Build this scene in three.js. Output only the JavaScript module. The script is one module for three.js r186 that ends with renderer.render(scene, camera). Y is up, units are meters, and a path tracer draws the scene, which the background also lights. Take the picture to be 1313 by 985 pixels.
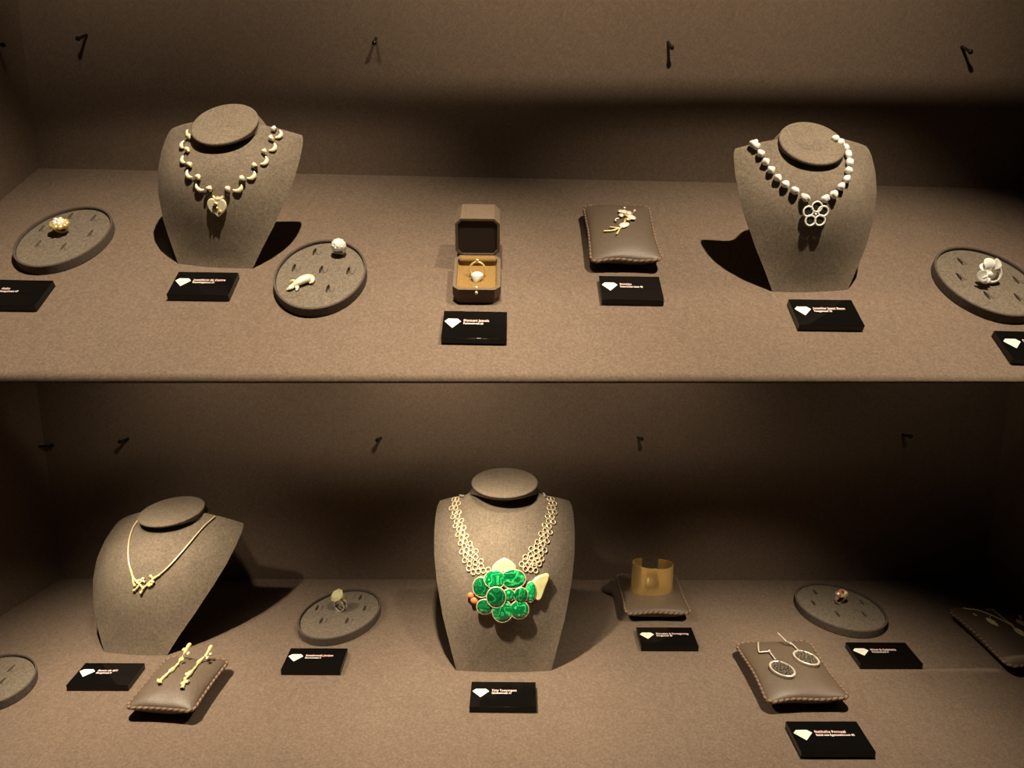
import * as THREE from 'three';
import { RoundedBoxGeometry } from 'three/addons/geometries/RoundedBoxGeometry.js';
import { mergeGeometries, mergeVertices } from 'three/addons/utils/BufferGeometryUtils.js';

// ------------------------------------------------------------------ camera, light, exposure
const DEG = Math.PI / 180, F = 1000, CX = 656.5, CY = 492.5;
const V = (x, y, z) => new THREE.Vector3(x, y, z);
const scene = new THREE.Scene();
scene.background = new THREE.Color().setRGB(0.0035, 0.003, 0.0026);           // the dim gallery in front of the cabinet
const camera = new THREE.PerspectiveCamera(2 * Math.atan(CY / F) / DEG, 1313 / 985, 0.02, 30);
camera.position.set(0, 1.5, 0);
camera.rotation.set(-12 * DEG, 0, 0);
camera.updateMatrixWorld(true);
const renderer = new THREE.WebGLRenderer();
renderer.toneMapping = THREE.LinearToneMapping;
renderer.toneMappingExposure = 1.0;
renderer.shadowMap.enabled = true;
const WARM = new THREE.Color().setRGB(1, 0.83, 0.60);
// [x, y, z, target x, y, z, intensity, half angle (deg), penumbra, shadow radius, housing radius]
const LAMPS_DECK_UPPER = [
  [-0.06, 2.46, -0.50, -0.36, 1.38, -0.77, 9.4, 31.2, 1, 0.5, 0.035],
  [0.44, 2.46, -0.50, 0.34, 1.38, -0.77, 8.8, 31.2, 1, 0.5, 0.035],
];
const LAMPS_WALL_UPPER = [
  [0.26, 2.50, -0.638, 0.26, 1.93, -1.221, 3.4, 38.5, 1, 0.4, 0.03],
  [-0.36, 2.50, -0.638, -0.36, 1.93, -1.221, 1.5, 39, 1, 2.5, 0.03],
];
const LAMPS_DECK_LOWER = [
  [-0.52, 1.336, -0.885, -0.50, 0.90, -0.875, 1.42, 50, 1, 0.4, 0.012],
  [-0.09, 1.336, -0.885, -0.05, 0.90, -0.875, 1.42, 50, 1, 0.4, 0.012],
  [0.40, 1.336, -0.885, 0.36, 0.90, -0.875, 1.42, 50, 1, 0.4, 0.012],
  [0.70, 1.336, -0.885, 0.73, 0.90, -0.97, 0.62, 50, 1, 0.4, 0.012],
];
const LAMPS_BUST_LOWER = [
  [-0.50, 1.326, -0.965, -0.49, 1.05, -1.035, 0.18, 40, 1, 0.4, 0.010],
  [-0.01, 1.326, -0.965, -0.01, 1.05, -1.035, 0.18, 40, 1, 0.4, 0.010],
];
const LAMPS_WALL_LOWER = [
  [-0.46, 1.385, -1.03, -0.46, 1.12, -1.221, 0.10, 65, 0.9, 0.25, 0.010],
  [-0.12, 1.385, -1.03, -0.12, 1.12, -1.221, 0.20, 65, 0.9, 0.25, 0.010],
  [0.20, 1.385, -1.03, 0.20, 1.12, -1.221, 0.095, 65, 0.9, 0.25, 0.010],
  [0.64, 1.385, -1.03, 0.66, 1.12, -1.221, 0.018, 70, 0.9, 0.25, 0.010],
];

// ------------------------------------------------------------------ small helpers
let seed = 12345;
const rnd = () => { seed = (seed * 1664525 + 1013904223) >>> 0; return seed / 4294967296; };
const rr = (a, b) => a + (b - a) * rnd();
const lerp = (a, b, t) => a + (b - a) * t;
const used = new Map();
function numbered(name) { const k = used.get(name) ?? 0; used.set(name, k + 1); return k ? name + '_' + String(k).padStart(3, '0') : name; }
function thing(name, label, category, position, quaternion, group) {
  const o = new THREE.Group(); o.name = numbered(name); scene.add(o);
  if (position) o.position.copy(position);
  if (quaternion) o.quaternion.copy(quaternion);
  o.userData = { label, category };
  if (group) o.userData.group = group;
  o.updateMatrixWorld(true);
  return o;
}
function part(name, geo, mat, parent, label) {
  const m = new THREE.Mesh(geo, mat); m.name = name; m.castShadow = m.receiveShadow = true;
  parent.add(m); if (label) m.userData.label = label;
  return m;
}
function structure(name, geo, mat, label, category) {
  const m = part(name, geo, mat, scene); m.userData = { kind: 'structure', label, category }; m.updateMatrixWorld(true);
  return m;
}
// photo pixel -> direction with unit depth along the optical axis
const ray = (x, y) => V((x - CX) / F, (CY - y) / F, -1).applyQuaternion(camera.quaternion);
const at = (x, y, depth) => camera.position.clone().addScaledVector(ray(x, y), depth);
function onPlane(x, y, p, n) { const d = ray(x, y), e = camera.position; return e.clone().addScaledVector(d, p.clone().sub(e).dot(n) / d.dot(n)); }
function project(p) { const q = p.clone().applyMatrix4(camera.matrixWorldInverse); return [CX + F * q.x / -q.z, CY - F * q.y / -q.z]; }
const depthOf = (p) => -p.clone().applyMatrix4(camera.matrixWorldInverse).z;
camera.matrixWorldInverse.copy(camera.matrixWorld).invert();

class Deck {                                                              // a sloping display deck: x right, y out of the cloth, z to the front
  constructor(origin, slope, roll) {
    this.o = origin;
    this.q = new THREE.Quaternion().setFromEuler(new THREE.Euler(slope, 0, 0)).multiply(new THREE.Quaternion().setFromEuler(new THREE.Euler(0, 0, roll)));
    this.n = V(0, 1, 0).applyQuaternion(this.q); this.qi = this.q.clone().invert();
  }
  world(x, y, z) { return V(x, y, z).applyQuaternion(this.q).add(this.o); }
  local(p) { return p.clone().sub(this.o).applyQuaternion(this.qi); }
  hit(px, py, h = 0) { return this.local(onPlane(px, py, this.o.clone().addScaledVector(this.n, h), this.n)); }
  turn(yaw) { return this.q.clone().multiply(new THREE.Quaternion().setFromAxisAngle(V(0, 1, 0), yaw)); }
}
const upper = new Deck(at(CX, 350, 1.0), 31 * DEG, -1.0 * DEG);
const lower = new Deck(at(CX, 845, 1.1026), 3 * DEG, -0.15 * DEG);
const WALL_Z = -1.221;
const onWall = (x, y, off = 0) => onPlane(x, y, V(0, 0, WALL_Z + off), V(0, 0, 1));

// ------------------------------------------------------------------ materials
function noiseTexture(size, fn, srgb) {
  const d = new Uint8Array(size * size * 4);
  for (let y = 0; y < size; y++) for (let x = 0; x < size; x++) {
    const c = fn(x, y, size), i = (y * size + x) * 4;
    d[i] = c[0]; d[i + 1] = c[1]; d[i + 2] = c[2]; d[i + 3] = 255;
  }
  const t = new THREE.DataTexture(d, size, size); t.wrapS = t.wrapT = THREE.RepeatWrapping; t.magFilter = t.minFilter = THREE.LinearFilter;
  if (srgb) t.colorSpace = THREE.SRGBColorSpace;
  t.needsUpdate = true; return t;
}
function tileNoise(cells) {                                                // value noise that tiles
  const g = new Float32Array(cells * cells); for (let i = 0; i < g.length; i++) g[i] = rnd();
  return (u, v) => {
    const x = u * cells, y = v * cells, x0 = Math.floor(x), y0 = Math.floor(y), fx = x - x0, fy = y - y0;
    const s = (t) => t * t * (3 - 2 * t), G = (a, b) => g[((b % cells + cells) % cells) * cells + ((a % cells + cells) % cells)];
    return lerp(lerp(G(x0, y0), G(x0 + 1, y0), s(fx)), lerp(G(x0, y0 + 1), G(x0 + 1, y0 + 1), s(fx)), s(fy));
  };
}
const n8 = tileNoise(8), n32 = tileNoise(32), n96 = tileNoise(96), n200 = tileNoise(200);
const clamp = (x) => Math.max(0, Math.min(255, x));
const felt = (r, g, b, amount) => noiseTexture(512, (x, y, s) => {
  const u = x / s, v = y / s, k = 1 + amount * ((n200(u, v) - 0.5) * 1.3 + (n96(u, v) - 0.5) * 0.8 + (n32(u, v) - 0.5) * 0.25 + (n8(u, v) - 0.5) * 0.15);
  return [clamp(r * k), clamp(g * k), clamp(b * k)];
}, true);
const feltBump = noiseTexture(512, (x, y, s) => { const k = 255 * (0.6 * n200(x / s, y / s) + 0.4 * n96(x / s, y / s)); return [k, k, k]; });
const weave = (r, g, b) => noiseTexture(512, (x, y, s) => {
  const w = 0.5 + 0.25 * Math.sin(x * Math.PI / 2) + 0.25 * Math.sin(y * Math.PI / 2);
  const k = 0.9 + 0.1 * w + 0.20 * (n200(x / s, y / s * 0.25 % 1) - 0.5) + 0.20 * (n200(x / s * 0.25 % 1, y / s) - 0.5) + 0.06 * (n8(x / s, y / s) - 0.5);
  return [clamp(r * k), clamp(g * k), clamp(b * k)];
}, true);
const weaveBump = noiseTexture(512, (x, y) => { const k = 255 * (0.5 + 0.25 * Math.sin(x * Math.PI / 2) + 0.25 * Math.sin(y * Math.PI / 2)); return [k, k, k]; });
function std(o) { return new THREE.MeshPhysicalMaterial(o); }
function rep(t, k) { const c = t.clone(); c.repeat.set(k, k); c.needsUpdate = true; return c; }
const lin = (r, g, b) => new THREE.Color().setRGB(r, g, b);
const M = {
  deck: std({ map: rep(felt(110, 94, 81, 0.13), 4), bumpMap: rep(feltBump, 4), bumpScale: 0.00012, roughness: 1, sheen: 0.15, sheenRoughness: 0.8 }),
  wall: std({ map: rep(felt(110, 94, 81, 0.10), 4), roughness: 1, specularIntensity: 0.35 }),
  side: std({ map: rep(felt(110, 94, 81, 0.10), 4), roughness: 1, specularIntensity: 0.35 }),
  linen: std({ map: rep(weave(122, 109, 94), 9), bumpMap: rep(weaveBump, 9), bumpScale: 0.0001, roughness: 0.95 }),
  trayWall: std({ map: rep(felt(82, 71, 63, 0.2), 6), bumpMap: rep(feltBump, 6), bumpScale: 0.00012, roughness: 0.95 }),
  pad: std({ map: rep(felt(109, 99, 87, 0.22), 6), bumpMap: rep(feltBump, 6), bumpScale: 0.00012, roughness: 1 }),
  satin: std({ map: rep(felt(95, 81, 68, 0.12), 8), bumpMap: rep(feltBump, 10), bumpScale: 0.0002, roughness: 0.5, sheen: 0.3, sheenRoughness: 0.4 }),
  cordA: std({ color: lin(0.25, 0.155, 0.10), roughness: 0.6 }),
  cordB: std({ color: lin(0.065, 0.04, 0.026), roughness: 0.7 }),
  acrylic: std({ color: lin(0.004, 0.0037, 0.0034), roughness: 0.06, specularIntensity: 0.55 }),
  logo: std({ color: lin(0.80, 0.83, 0.73), roughness: 0.5 }),
  logoMark: std({ color: lin(0.62, 0.66, 0.58), roughness: 0.6 }),
  black: std({ color: lin(0.02, 0.019, 0.018), roughness: 0.14, metalness: 0.4 }),
  housing: std({ color: lin(0.02, 0.02, 0.02), roughness: 0.5 }),
  gold: std({ color: lin(0.92, 0.70, 0.30), roughness: 0.28, metalness: 0.5 }),
  goldShiny: std({ color: lin(0.95, 0.68, 0.26), roughness: 0.17, metalness: 0.72 }),
  goldPale: std({ color: lin(0.95, 0.85, 0.60), roughness: 0.32, metalness: 0.22 }),
  goldYellow: std({ color: lin(0.93, 0.82, 0.40), roughness: 0.35, metalness: 0.25 }),
  champagne: std({ color: lin(0.90, 0.76, 0.50), roughness: 0.3, metalness: 0.35 }),
  rose: std({ color: lin(0.90, 0.62, 0.44), roughness: 0.3, metalness: 0.6 }),
  silver: std({ color: lin(0.88, 0.85, 0.78), roughness: 0.2, metalness: 0.65 }),
  white: std({ color: lin(0.95, 0.93, 0.86), roughness: 0.3, metalness: 0.15, clearcoat: 0.5 }),
  pearl: std({ color: lin(0.88, 0.85, 0.80), roughness: 0.22, clearcoat: 0.7, clearcoatRoughness: 0.15 }),
  dark: std({ color: lin(0.02, 0.012, 0.012), roughness: 0.08, clearcoat: 1 }),
  velvet: std({ map: rep(felt(134, 104, 54, 0.15), 10), roughness: 0.9, sheen: 0.4 }),
  boxSkin: std({ map: rep(felt(104, 88, 71, 0.16), 10), roughness: 0.75 }),
  lidIn: std({ color: lin(0.032, 0.02, 0.013), roughness: 0.9 }),
  stone: std({ map: rep(noiseTexture(128, (x, y, s) => { const k = 40 + 130 * n32(x / s, y / s) * n96(x / s, y / s); return [k * 1.05, k * 0.92, k * 0.78]; }, true), 40), roughness: 0.55 }),
  yellowGem: new THREE.MeshPhysicalMaterial({ color: lin(0.97, 0.97, 0.60), roughness: 0.05, clearcoat: 1, transmission: 0.4, thickness: 0.01, ior: 1.7 }),
  coral: std({ color: lin(0.72, 0.22, 0.08), roughness: 0.4, clearcoat: 0.4 }),
  fin: std({ map: rep(noiseTexture(128, (x, y, s) => { const k = n8(x / s, y / s) * 0.6 + n32(x / s, y / s) * 0.4; return [clamp(205 + 40 * k), clamp(205 + 34 * k), clamp(140 + 40 * k)]; }, true), 20), roughness: 0.35, clearcoat: 0.4 }),
  red: std({ color: lin(0.45, 0.06, 0.05), roughness: 0.1, clearcoat: 1 }),
};
function malachite(k, bright) {
  const ox = k * 0.37 % 1, oy = k * 0.61 % 1, a = k * 1.9;
  const t = noiseTexture(128, (x, y, s) => {
    const u = x / s, v = y / s, w = n8(u * 0.6 + ox, v * 0.6 + oy) * 2.6 + (u * Math.cos(a) + v * Math.sin(a)) * 1.6 + n32(u + ox, v) * 0.25;
    const b = Math.pow(0.5 + 0.5 * Math.sin(w * 9), 2.2), c = 0.5 + 0.5 * Math.sin(w * 4 + 1);
    return [clamp((8 + 70 * b * c) * bright), clamp((92 + 95 * b * c + 22 * c) * bright), clamp((52 + 70 * b * c) * bright)];
  }, true);
  return std({ map: t, roughness: 0.16, clearcoat: 0.8, clearcoatRoughness: 0.08 });
}

// ------------------------------------------------------------------ the cabinet: walls, decks, baffles, ceiling
function boxGeo(x0, x1, y0, y1, z0, z1) {
  const g = new THREE.BoxGeometry(x1 - x0, y1 - y0, z1 - z0); g.translate((x0 + x1) / 2, (y0 + y1) / 2, (z0 + z1) / 2);
  return metreUV(g);
}
function metreUV(g) {                                                      // box-mapped uv in metres
  g = g.index ? g.toNonIndexed() : g; g.computeVertexNormals();
  const p = g.attributes.position, n = g.attributes.normal, uv = new Float32Array(p.count * 2);
  for (let i = 0; i < p.count; i++) {
    const ax = Math.abs(n.getX(i)), ay = Math.abs(n.getY(i)), az = Math.abs(n.getZ(i)), x = p.getX(i), y = p.getY(i), z = p.getZ(i);
    const [a, b] = ay >= ax && ay >= az ? [x, z] : ax >= az ? [z, y] : [x, y];
    uv[i * 2] = a; uv[i * 2 + 1] = b;
  }
  g.setAttribute('uv', new THREE.BufferAttribute(uv, 2)); return g;
}
function hull(front, back) {                                              // prism between two matching polygons of world points
  const pos = [], quad = (a, b, c, d) => pos.push(...a.toArray(), ...b.toArray(), ...c.toArray(), ...a.toArray(), ...c.toArray(), ...d.toArray());
  const k = front.length;
  for (let i = 0; i < k; i++) { const j = (i + 1) % k; quad(front[i], front[j], back[j], back[i]); }
  for (let i = 1; i + 1 < k; i++) { pos.push(...front[0].toArray(), ...front[i].toArray(), ...front[i + 1].toArray()); pos.push(...back[0].toArray(), ...back[i + 1].toArray(), ...back[i].toArray()); }
  const g = new THREE.BufferGeometry(); g.setAttribute('position', new THREE.Float32BufferAttribute(pos, 3)); return metreUV(g);
}
structure('wall_back', boxGeo(-1.05, 1.05, 0.6, 2.62, WALL_Z - 0.03, WALL_Z), M.wall, 'dark brown back panel behind both display decks', 'wall');
structure('ceiling', boxGeo(-1.05, 1.05, 2.6, 2.63, WALL_Z - 0.03, -0.4), M.wall, 'dark ceiling panel over the upper deck', 'ceiling');
function deckGeo(d, halfWidth, zBack, zLeft, zRight, thick, lip) {
  const side = (x, zf) => [d.world(x, 0, zBack), d.world(x, 0, zf), d.world(x, -lip, zf), d.world(x, -thick, zf - 0.035), d.world(x, -thick, zBack)];
  const g = hull(side(-halfWidth, zLeft), side(halfWidth, zRight)), p = g.attributes.position, uv = g.attributes.uv;
  for (let i = 0; i < p.count; i++) { const q = d.local(V(p.getX(i), p.getY(i), p.getZ(i))); uv.setXY(i, q.x, q.z); }
  return g;
}
const backZ = (d) => { let z = 0; for (let i = 0; i < 40; i++) z -= (d.world(0, 0, z).z - WALL_Z) / Math.max(0.5, V(0, 0, 1).applyQuaternion(d.q).z); return z; };
const lipA = upper.hit(0, 489.2), lipB = upper.hit(1313, 489.2), lipZ = (x) => lipA.z + (lipB.z - lipA.z) * (x - lipA.x) / (lipB.x - lipA.x);
structure('display_deck', deckGeo(upper, 0.84, backZ(upper) - 0.012, lipZ(-0.84), lipZ(0.84), 0.012, 0.0025), M.deck, 'upper taupe felt display deck sloping to the front', 'display deck');
structure('display_deck_001', deckGeo(lower, 0.96, backZ(lower) - 0.012, 0.32, 0.32, 0.02, 0.02), M.deck, 'lower taupe felt display deck', 'display deck');
// side walls: each stands on the line where it meets its deck
function sideWall(name, d, a, b, tier, out, label) {
  const A = d.world(0, 0, 0), pa = onPlane(a[0], a[1], d.o, d.n), pb = onPlane(b[0], b[1], d.o, d.n), dir = pb.clone().sub(pa); dir.y = 0; dir.normalize();
  const P = (z, y) => V(pa.x + dir.x / dir.z * (z - pa.z), y, z), zb = WALL_Z - 0.004;
  const deckTop = (z) => upper.world(0, 0, (z - upper.o.z) / V(0, 0, 1).applyQuaternion(upper.q).z).y;
  const poly = tier === 'upper'
    ? [P(zb, deckTop(zb) - 0.03), P(-0.75, deckTop(-0.75) - 0.03), P(-0.75, 2.6), P(zb, 2.6)]
    : [P(zb, 0.8), P(-0.62, 0.78), P(-0.62, 1.25), P(-0.84, 1.31), P(zb, deckTop(zb) - 0.016)];
  structure(name, hull(poly, poly.map((p) => p.clone().add(V(out * 0.02, 0, 0)))), M.side, label, 'wall');
  const n = V(dir.z, 0, -dir.x); return { p: pa, n };
}
const SIDE = {
  ul: sideWall('wall_left', upper, [42, 222], [0, 258], 'upper', -1, 'dark brown side panel left of the upper deck'),
  ur: sideWall('wall_right', upper, [1311, 243], [1330, 259], 'upper', 1, 'dark brown side panel right of the upper deck'),
  ll: sideWall('wall_left_001', lower, [84, 739], [0, 791], 'lower', -1, 'dark brown side panel left of the lower deck'),
  lr: sideWall('wall_right_001', lower, [1261, 744.5], [1313, 781], 'lower', 1, 'dark brown side panel right of the lower deck'),
};
structure('trim_1', boxGeo(-0.9, 0.9, 2.195, 2.205, -0.85, -0.734), M.housing, 'black cross bar under the spotlights', 'trim');
structure('trim_2', boxGeo(-0.82, 0.86, 1.337, 1.341, -1.0587, -0.925), M.housing, 'black light shield under the upper deck', 'trim');
// the header's edge stands in line with the deck's front lip as seen from the lamps, so that their light ends at the lip
const headerZ = (x) => { const p = upper.world(x, 0, lipZ(x)); return -0.5 + (p.z + 0.5) * (2.46 - 1.85) / (2.46 - p.y) - 0.000; };
const headerSide = (x) => [V(x, 1.845, headerZ(x)), V(x, 1.845, -0.46), V(x, 1.855, -0.46), V(x, 1.855, headerZ(x))];
structure('trim_3', hull(headerSide(-0.83), headerSide(0.83)), M.housing, 'black header board over the front of the cabinet', 'trim');

// ------------------------------------------------------------------ spotlights
function lamp([x, y, z, tx, ty, tz, power, angle, pen, soft, r], label, group) {
  const p = V(x, y, z), dir = V(tx, ty, tz).sub(p).normalize();
  const g = thing('spotlight', label, 'spotlight', p, new THREE.Quaternion().setFromUnitVectors(V(0, -1, 0), dir), group);
  const big = r > 0.02, h = big ? 0.09 : 0.006;
  const body = new THREE.LatheGeometry([[0, h], [r * 0.9, h], [r, h * 0.9], [r, 0], [r * 0.86, 0], [r * 0.8, h * 0.12], [0, h * 0.12]].map(([a, b]) => new THREE.Vector2(a, b)), 28);
  part('housing', body, M.housing, g);
  const lens = new THREE.CylinderGeometry(r * 0.78, r * 0.78, h * 0.05, 28); lens.translate(0, h * 0.09, 0);
  part('lens', lens, std({ color: 0xffffff, emissive: WARM, emissiveIntensity: 3 }), g);
  if (big) {                                                               // a stem up to the ceiling
    const top = g.worldToLocal(V(x, 2.6, z)), c = new THREE.LineCurve3(V(0, h * 0.95, 0), top);
    part('stem', new THREE.TubeGeometry(c, 1, 0.006, 8), M.housing, g);
  }
  const s = new THREE.SpotLight(WARM, power, 0, angle * DEG, pen, 2); s.name = 'spotlight_beam'; s.position.set(0, -0.002, 0); s.castShadow = true; s.shadow.radius = soft; s.shadow.mapSize.set(2048, 2048);
  s.target.position.set(0, -1, 0); g.add(s, s.target);
}
LAMPS_DECK_UPPER.forEach((l, i) => lamp(l, 'black ceiling spotlight aimed at the ' + ['heart necklace bust', 'pearl necklace bust'][i], 'spotlights over the upper deck'));
LAMPS_WALL_UPPER.forEach((l, i) => lamp(l, 'black ceiling spotlight aimed at the back wall over the ' + ['flower brooch cushion', 'heart necklace bust'][i], 'spotlights on the upper back wall'));
LAMPS_DECK_LOWER.forEach((l, i) => lamp(l, 'tiny black spotlight under the deck lip lighting the ' + ['gold chain bust', 'green fish bust', 'oval earrings', 'gold leaf jewellery'][i], 'spotlights under the deck lip'));
LAMPS_BUST_LOWER.forEach((l, i) => lamp(l, 'tiny black spotlight under the light shield right over the ' + ['gold chain bust', 'green fish bust'][i], 'spotlights over the lower busts'));
LAMPS_WALL_LOWER.forEach((l, i) => lamp(l, 'tiny black spotlight above the light shield behind the ' + ['gold chain bust', 'green fish bust', 'gold cuff', 'red stone ring tray'][i], 'spotlights above the light shield'));

// ------------------------------------------------------------------ wall pegs
function peg(base, tip, label, group) {
  const d = tip.clone().sub(base), len = d.length();
  const g = thing('wall_peg', label, 'peg', base, new THREE.Quaternion().setFromUnitVectors(V(0, 1, 0), d.clone().normalize()), group);
  part('shaft', new THREE.CylinderGeometry(0.0022, 0.0022, len, 10).translate(0, len / 2, 0), M.black, g);
  part('knob', new THREE.SphereGeometry(0.0036, 14, 10).translate(0, len, 0), M.black, g);
}
for (const [bx, by, tx, ty, where] of [[111, 45, 100, 49.5, 'over the cluster ring tray'], [482, 49, 479.5, 55, 'between the heart necklace bust and the ring box'], [856.5, 54, 861.5, 61, 'over the flower brooch cushion'], [1233, 60, 1244.5, 66.5, 'over the bow ring tray']])
  peg(onWall(bx, by), onWall(tx, ty, 0.015), 'small black peg on the back wall ' + where, 'pegs on the upper back wall');
for (const [bx, by, tx, ty, where] of [[164.5, 562.5, 154, 566.5, 'over the bust with the thin gold chain'], [488.5, 561.5, 484, 564.5, 'over the yellow stone ring tray'], [818, 561, 822.5, 562.8, 'over the gold cuff'], [1157, 557.5, 1167.5, 559.8, 'over the red stone ring tray']])
  peg(onWall(bx, by), onWall(tx, ty, 0.015), 'small black peg on the back wall ' + where, 'pegs on the lower back wall');
const onSide = (s, x, y, off = 0) => onPlane(x, y, s.p.clone().addScaledVector(s.n, off), s.n);
function sidePeg(s, sign, bx, by, tx, ty, label) { peg(onSide(s, bx, by), onSide(s, tx, ty, sign * 0.015), label); }
{
  const inward = (s, side) => (s.n.x * side < 0 ? 1 : -1);
  sidePeg(SIDE.ul, inward(SIDE.ul, -1), -4, 56, 4, 57.5, 'small black peg on the left side wall of the upper case');
  sidePeg(SIDE.ll, inward(SIDE.ll, -1), 49.5, 572.5, 66, 572, 'small black peg on the left side wall of the lower case');
  sidePeg(SIDE.lr, inward(SIDE.lr, 1), 1278.5, 566, 1261.5, 563.5, 'small black peg on the right side wall of the lower case');
}

// ------------------------------------------------------------------ necklace busts
const WIDTHS = [[0, 0.62], [0.12, 0.70], [0.3, 0.825], [0.5, 0.93], [0.66, 0.985], [0.8, 1.0], [0.92, 0.99], [0.975, 0.968], [1.0, 0.94]];
function curveAt(tab, v) {
  if (v <= tab[0][0]) return tab[0][1];
  for (let i = 1; i < tab.length; i++) if (v <= tab[i][0]) { const [a, x] = tab[i - 1], [b, y] = tab[i]; return lerp(x, y, (v - a) / (b - a)); }
  return tab[tab.length - 1][1];
}
// a thin curved chest panel leaning back, with a neck that rises from its top edge to a flat cap
function bust(d, o, label) {
  const w0 = o.maxWidth / 2, La = o.lean[0] * DEG, Lb = o.lean[1] * DEG, Lv = (v) => La + (Lb - La) * v, N = 72;
  const spine = (v) => V(0, (Math.sin(Lv(v)) - Math.sin(La)) / (Lb - La), -(Math.cos(La) - Math.cos(Lv(v))) / (Lb - La)), normalAt = (v) => V(0, Math.sin(Lv(v)), Math.cos(Lv(v))), nrm = normalAt(1);
  const foot = d.hit(o.base[0], o.base[1]), q = d.turn(o.yaw), front0 = 0.035 * w0;
  const off = V(0, 0, -front0).applyAxisAngle(V(0, 1, 0), o.yaw), pos0 = d.world(foot.x + off.x, 0, foot.z + off.z);
  const toPx = (p) => project(p.clone().applyQuaternion(q).add(pos0));
  const solve = (f, lo, hi) => { for (let i = 0; i < 40; i++) { const k = (lo + hi) / 2; if (f(k) > 0) lo = k; else hi = k; } return (lo + hi) / 2; };
  const S = solve((k) => { const e = [-1, 1].map((j) => toPx(V(j * 0.95 * w0, 0, 0).addScaledVector(spine(1), k))[1]); return (e[0] + e[1]) / 2 - o.shoulderY; }, 0.08, 0.6);
  const fwd = o.fwd * w0, top = spine(1).multiplyScalar(S), rx = o.cap * w0, rz = rx * 0.96;
  const upK = solve((k) => toPx(top.clone().add(V(0, k, fwd)))[1] - o.capY, -0.02, 0.12), capC = top.clone().add(V(0, upK, fwd)), capZ = V(0, -Math.sin(o.capTilt), Math.cos(o.capTilt));
  const pos = [], uv = [], idx = []; let rows = 0;
  const row = (C, w, df, db, e, zdir, v) => {
    for (let j = 0; j <= N; j++) {
      const a = j / N * 2 * Math.PI, s = Math.sin(a), x = Math.cos(a), t = Math.max(0, 1 - x * x), z = (s >= 0 ? df : -db) * Math.pow(t, e);
      const p = C.clone().addScaledVector(zdir, z); pos.push(x * w, Math.max(p.y, v < 0.3 ? 0.0002 : -1), p.z); uv.push(x * w + (s < 0 ? 0.6 : 0), v * S);
    }
    rows++;
  };
  for (let i = 0; i <= 30; i++) {                                          // chest panel
    const v = i / 30 * 1.0; let w = curveAt(WIDTHS, v); if (v < 0.8) w = lerp(o.baseRatio, 1, (w - 0.62) / 0.38);
    const df = (lerp(0.035, 0.42, THREE.MathUtils.smoothstep(v, 0, 0.62)) - 0.14 * THREE.MathUtils.smoothstep(v, 0.6, 1)) * w0, zdir = V(0, 0, 1).lerp(normalAt(v), THREE.MathUtils.smoothstep(v, 0, 0.25)).normalize();
    row(spine(v).multiplyScalar(S), w * w0, df - 0.0 * w0, lerp(0.06, -0.26, THREE.MathUtils.smoothstep(v, 0.05, 0.6)) * w0, 1, zdir, v);
  }
  const K2 = 18;
  for (let i = 1; i <= K2; i++) {                                          // shoulder line into neck
    const t = i / K2, u = Math.pow(t, 1.6), wv = lerp(0.94, o.cap, 1 - Math.pow(1 - t, 2.2)), C = top.clone().lerp(capC, u);
    const zdir = nrm.clone().lerp(capZ, THREE.MathUtils.smoothstep(t, 0.1, 1)).normalize(), e = lerp(1, 0.5, THREE.MathUtils.smoothstep(t, 0, 0.7));
    const df = lerp(0.28 * w0, rz, THREE.MathUtils.smoothstep(t, 0, 1) ) * (1 - 0.10 * Math.sin(Math.PI * t)), db = lerp(-0.26 * w0, rz, THREE.MathUtils.smoothstep(t, 0, 0.75));
    row(C, wv * w0, df, db, e, zdir, 1 + 0.25 * t);
  }
  const K = N + 1;
  for (let i = 0; i + 1 < rows; i++) for (let j = 0; j < N; j++) { const a = i * K + j, b = a + 1, c = a + K, e2 = c + 1; idx.push(a, c, b, b, c, e2); }
  const g = new THREE.BufferGeometry(); g.setAttribute('position', new THREE.Float32BufferAttribute(pos, 3)); g.setAttribute('uv', new THREE.Float32BufferAttribute(uv, 2)); g.setIndex(idx); g.computeVertexNormals();
  const shear = new THREE.Matrix4().set(1, 0, -(o.skew ?? 0), 0, 0, 1, 0, 0, 0, 0, 1, 0, 0, 0, 0, 1); g.applyMatrix4(shear); g.computeVertexNormals();
  const root = thing('necklace_bust', label, 'bust', pos0, q, 'necklace busts');
  const body = part('body', g, M.linen, root);
  const cap = new THREE.LatheGeometry([[0, 0.0045], [0.94, 0.0045], [0.985, 0.0038], [1.0, 0.0025], [0.99, 0.0008], [0.95, 0], [0, 0]].map(([a, b]) => new THREE.Vector2(a, b)), 56);
  cap.scale(rx * 1.03, 1, rz * 1.03);
  { const p = cap.attributes.position, uv2 = cap.attributes.uv; for (let i = 0; i < p.count; i++) uv2.setXY(i, p.getX(i), p.getZ(i)); }
  cap.rotateX(o.capTilt).translate(capC.x, capC.y, capC.z).applyMatrix4(shear); const c = part('cap', cap, M.linen, root);
  // easel leg behind the panel
  const at2 = spine(0.72).multiplyScalar(S), h2 = at2.y, leg = new THREE.Shape(); leg.moveTo(0.012, h2 + 0.006); leg.lineTo(-0.012, 0); leg.lineTo(0.012, 0); leg.lineTo(0.030, h2 + 0.004); leg.closePath();
  const lg = new THREE.ExtrudeGeometry(leg, { depth: 0.05, bevelEnabled: false }).rotateY(-Math.PI / 2).translate(0.025, 0, at2.z + 0.005); part('easel_leg', metreUV(lg), M.linen, root);
  root.updateMatrixWorld(true);
  return { root, body, cap: c };
}
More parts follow.
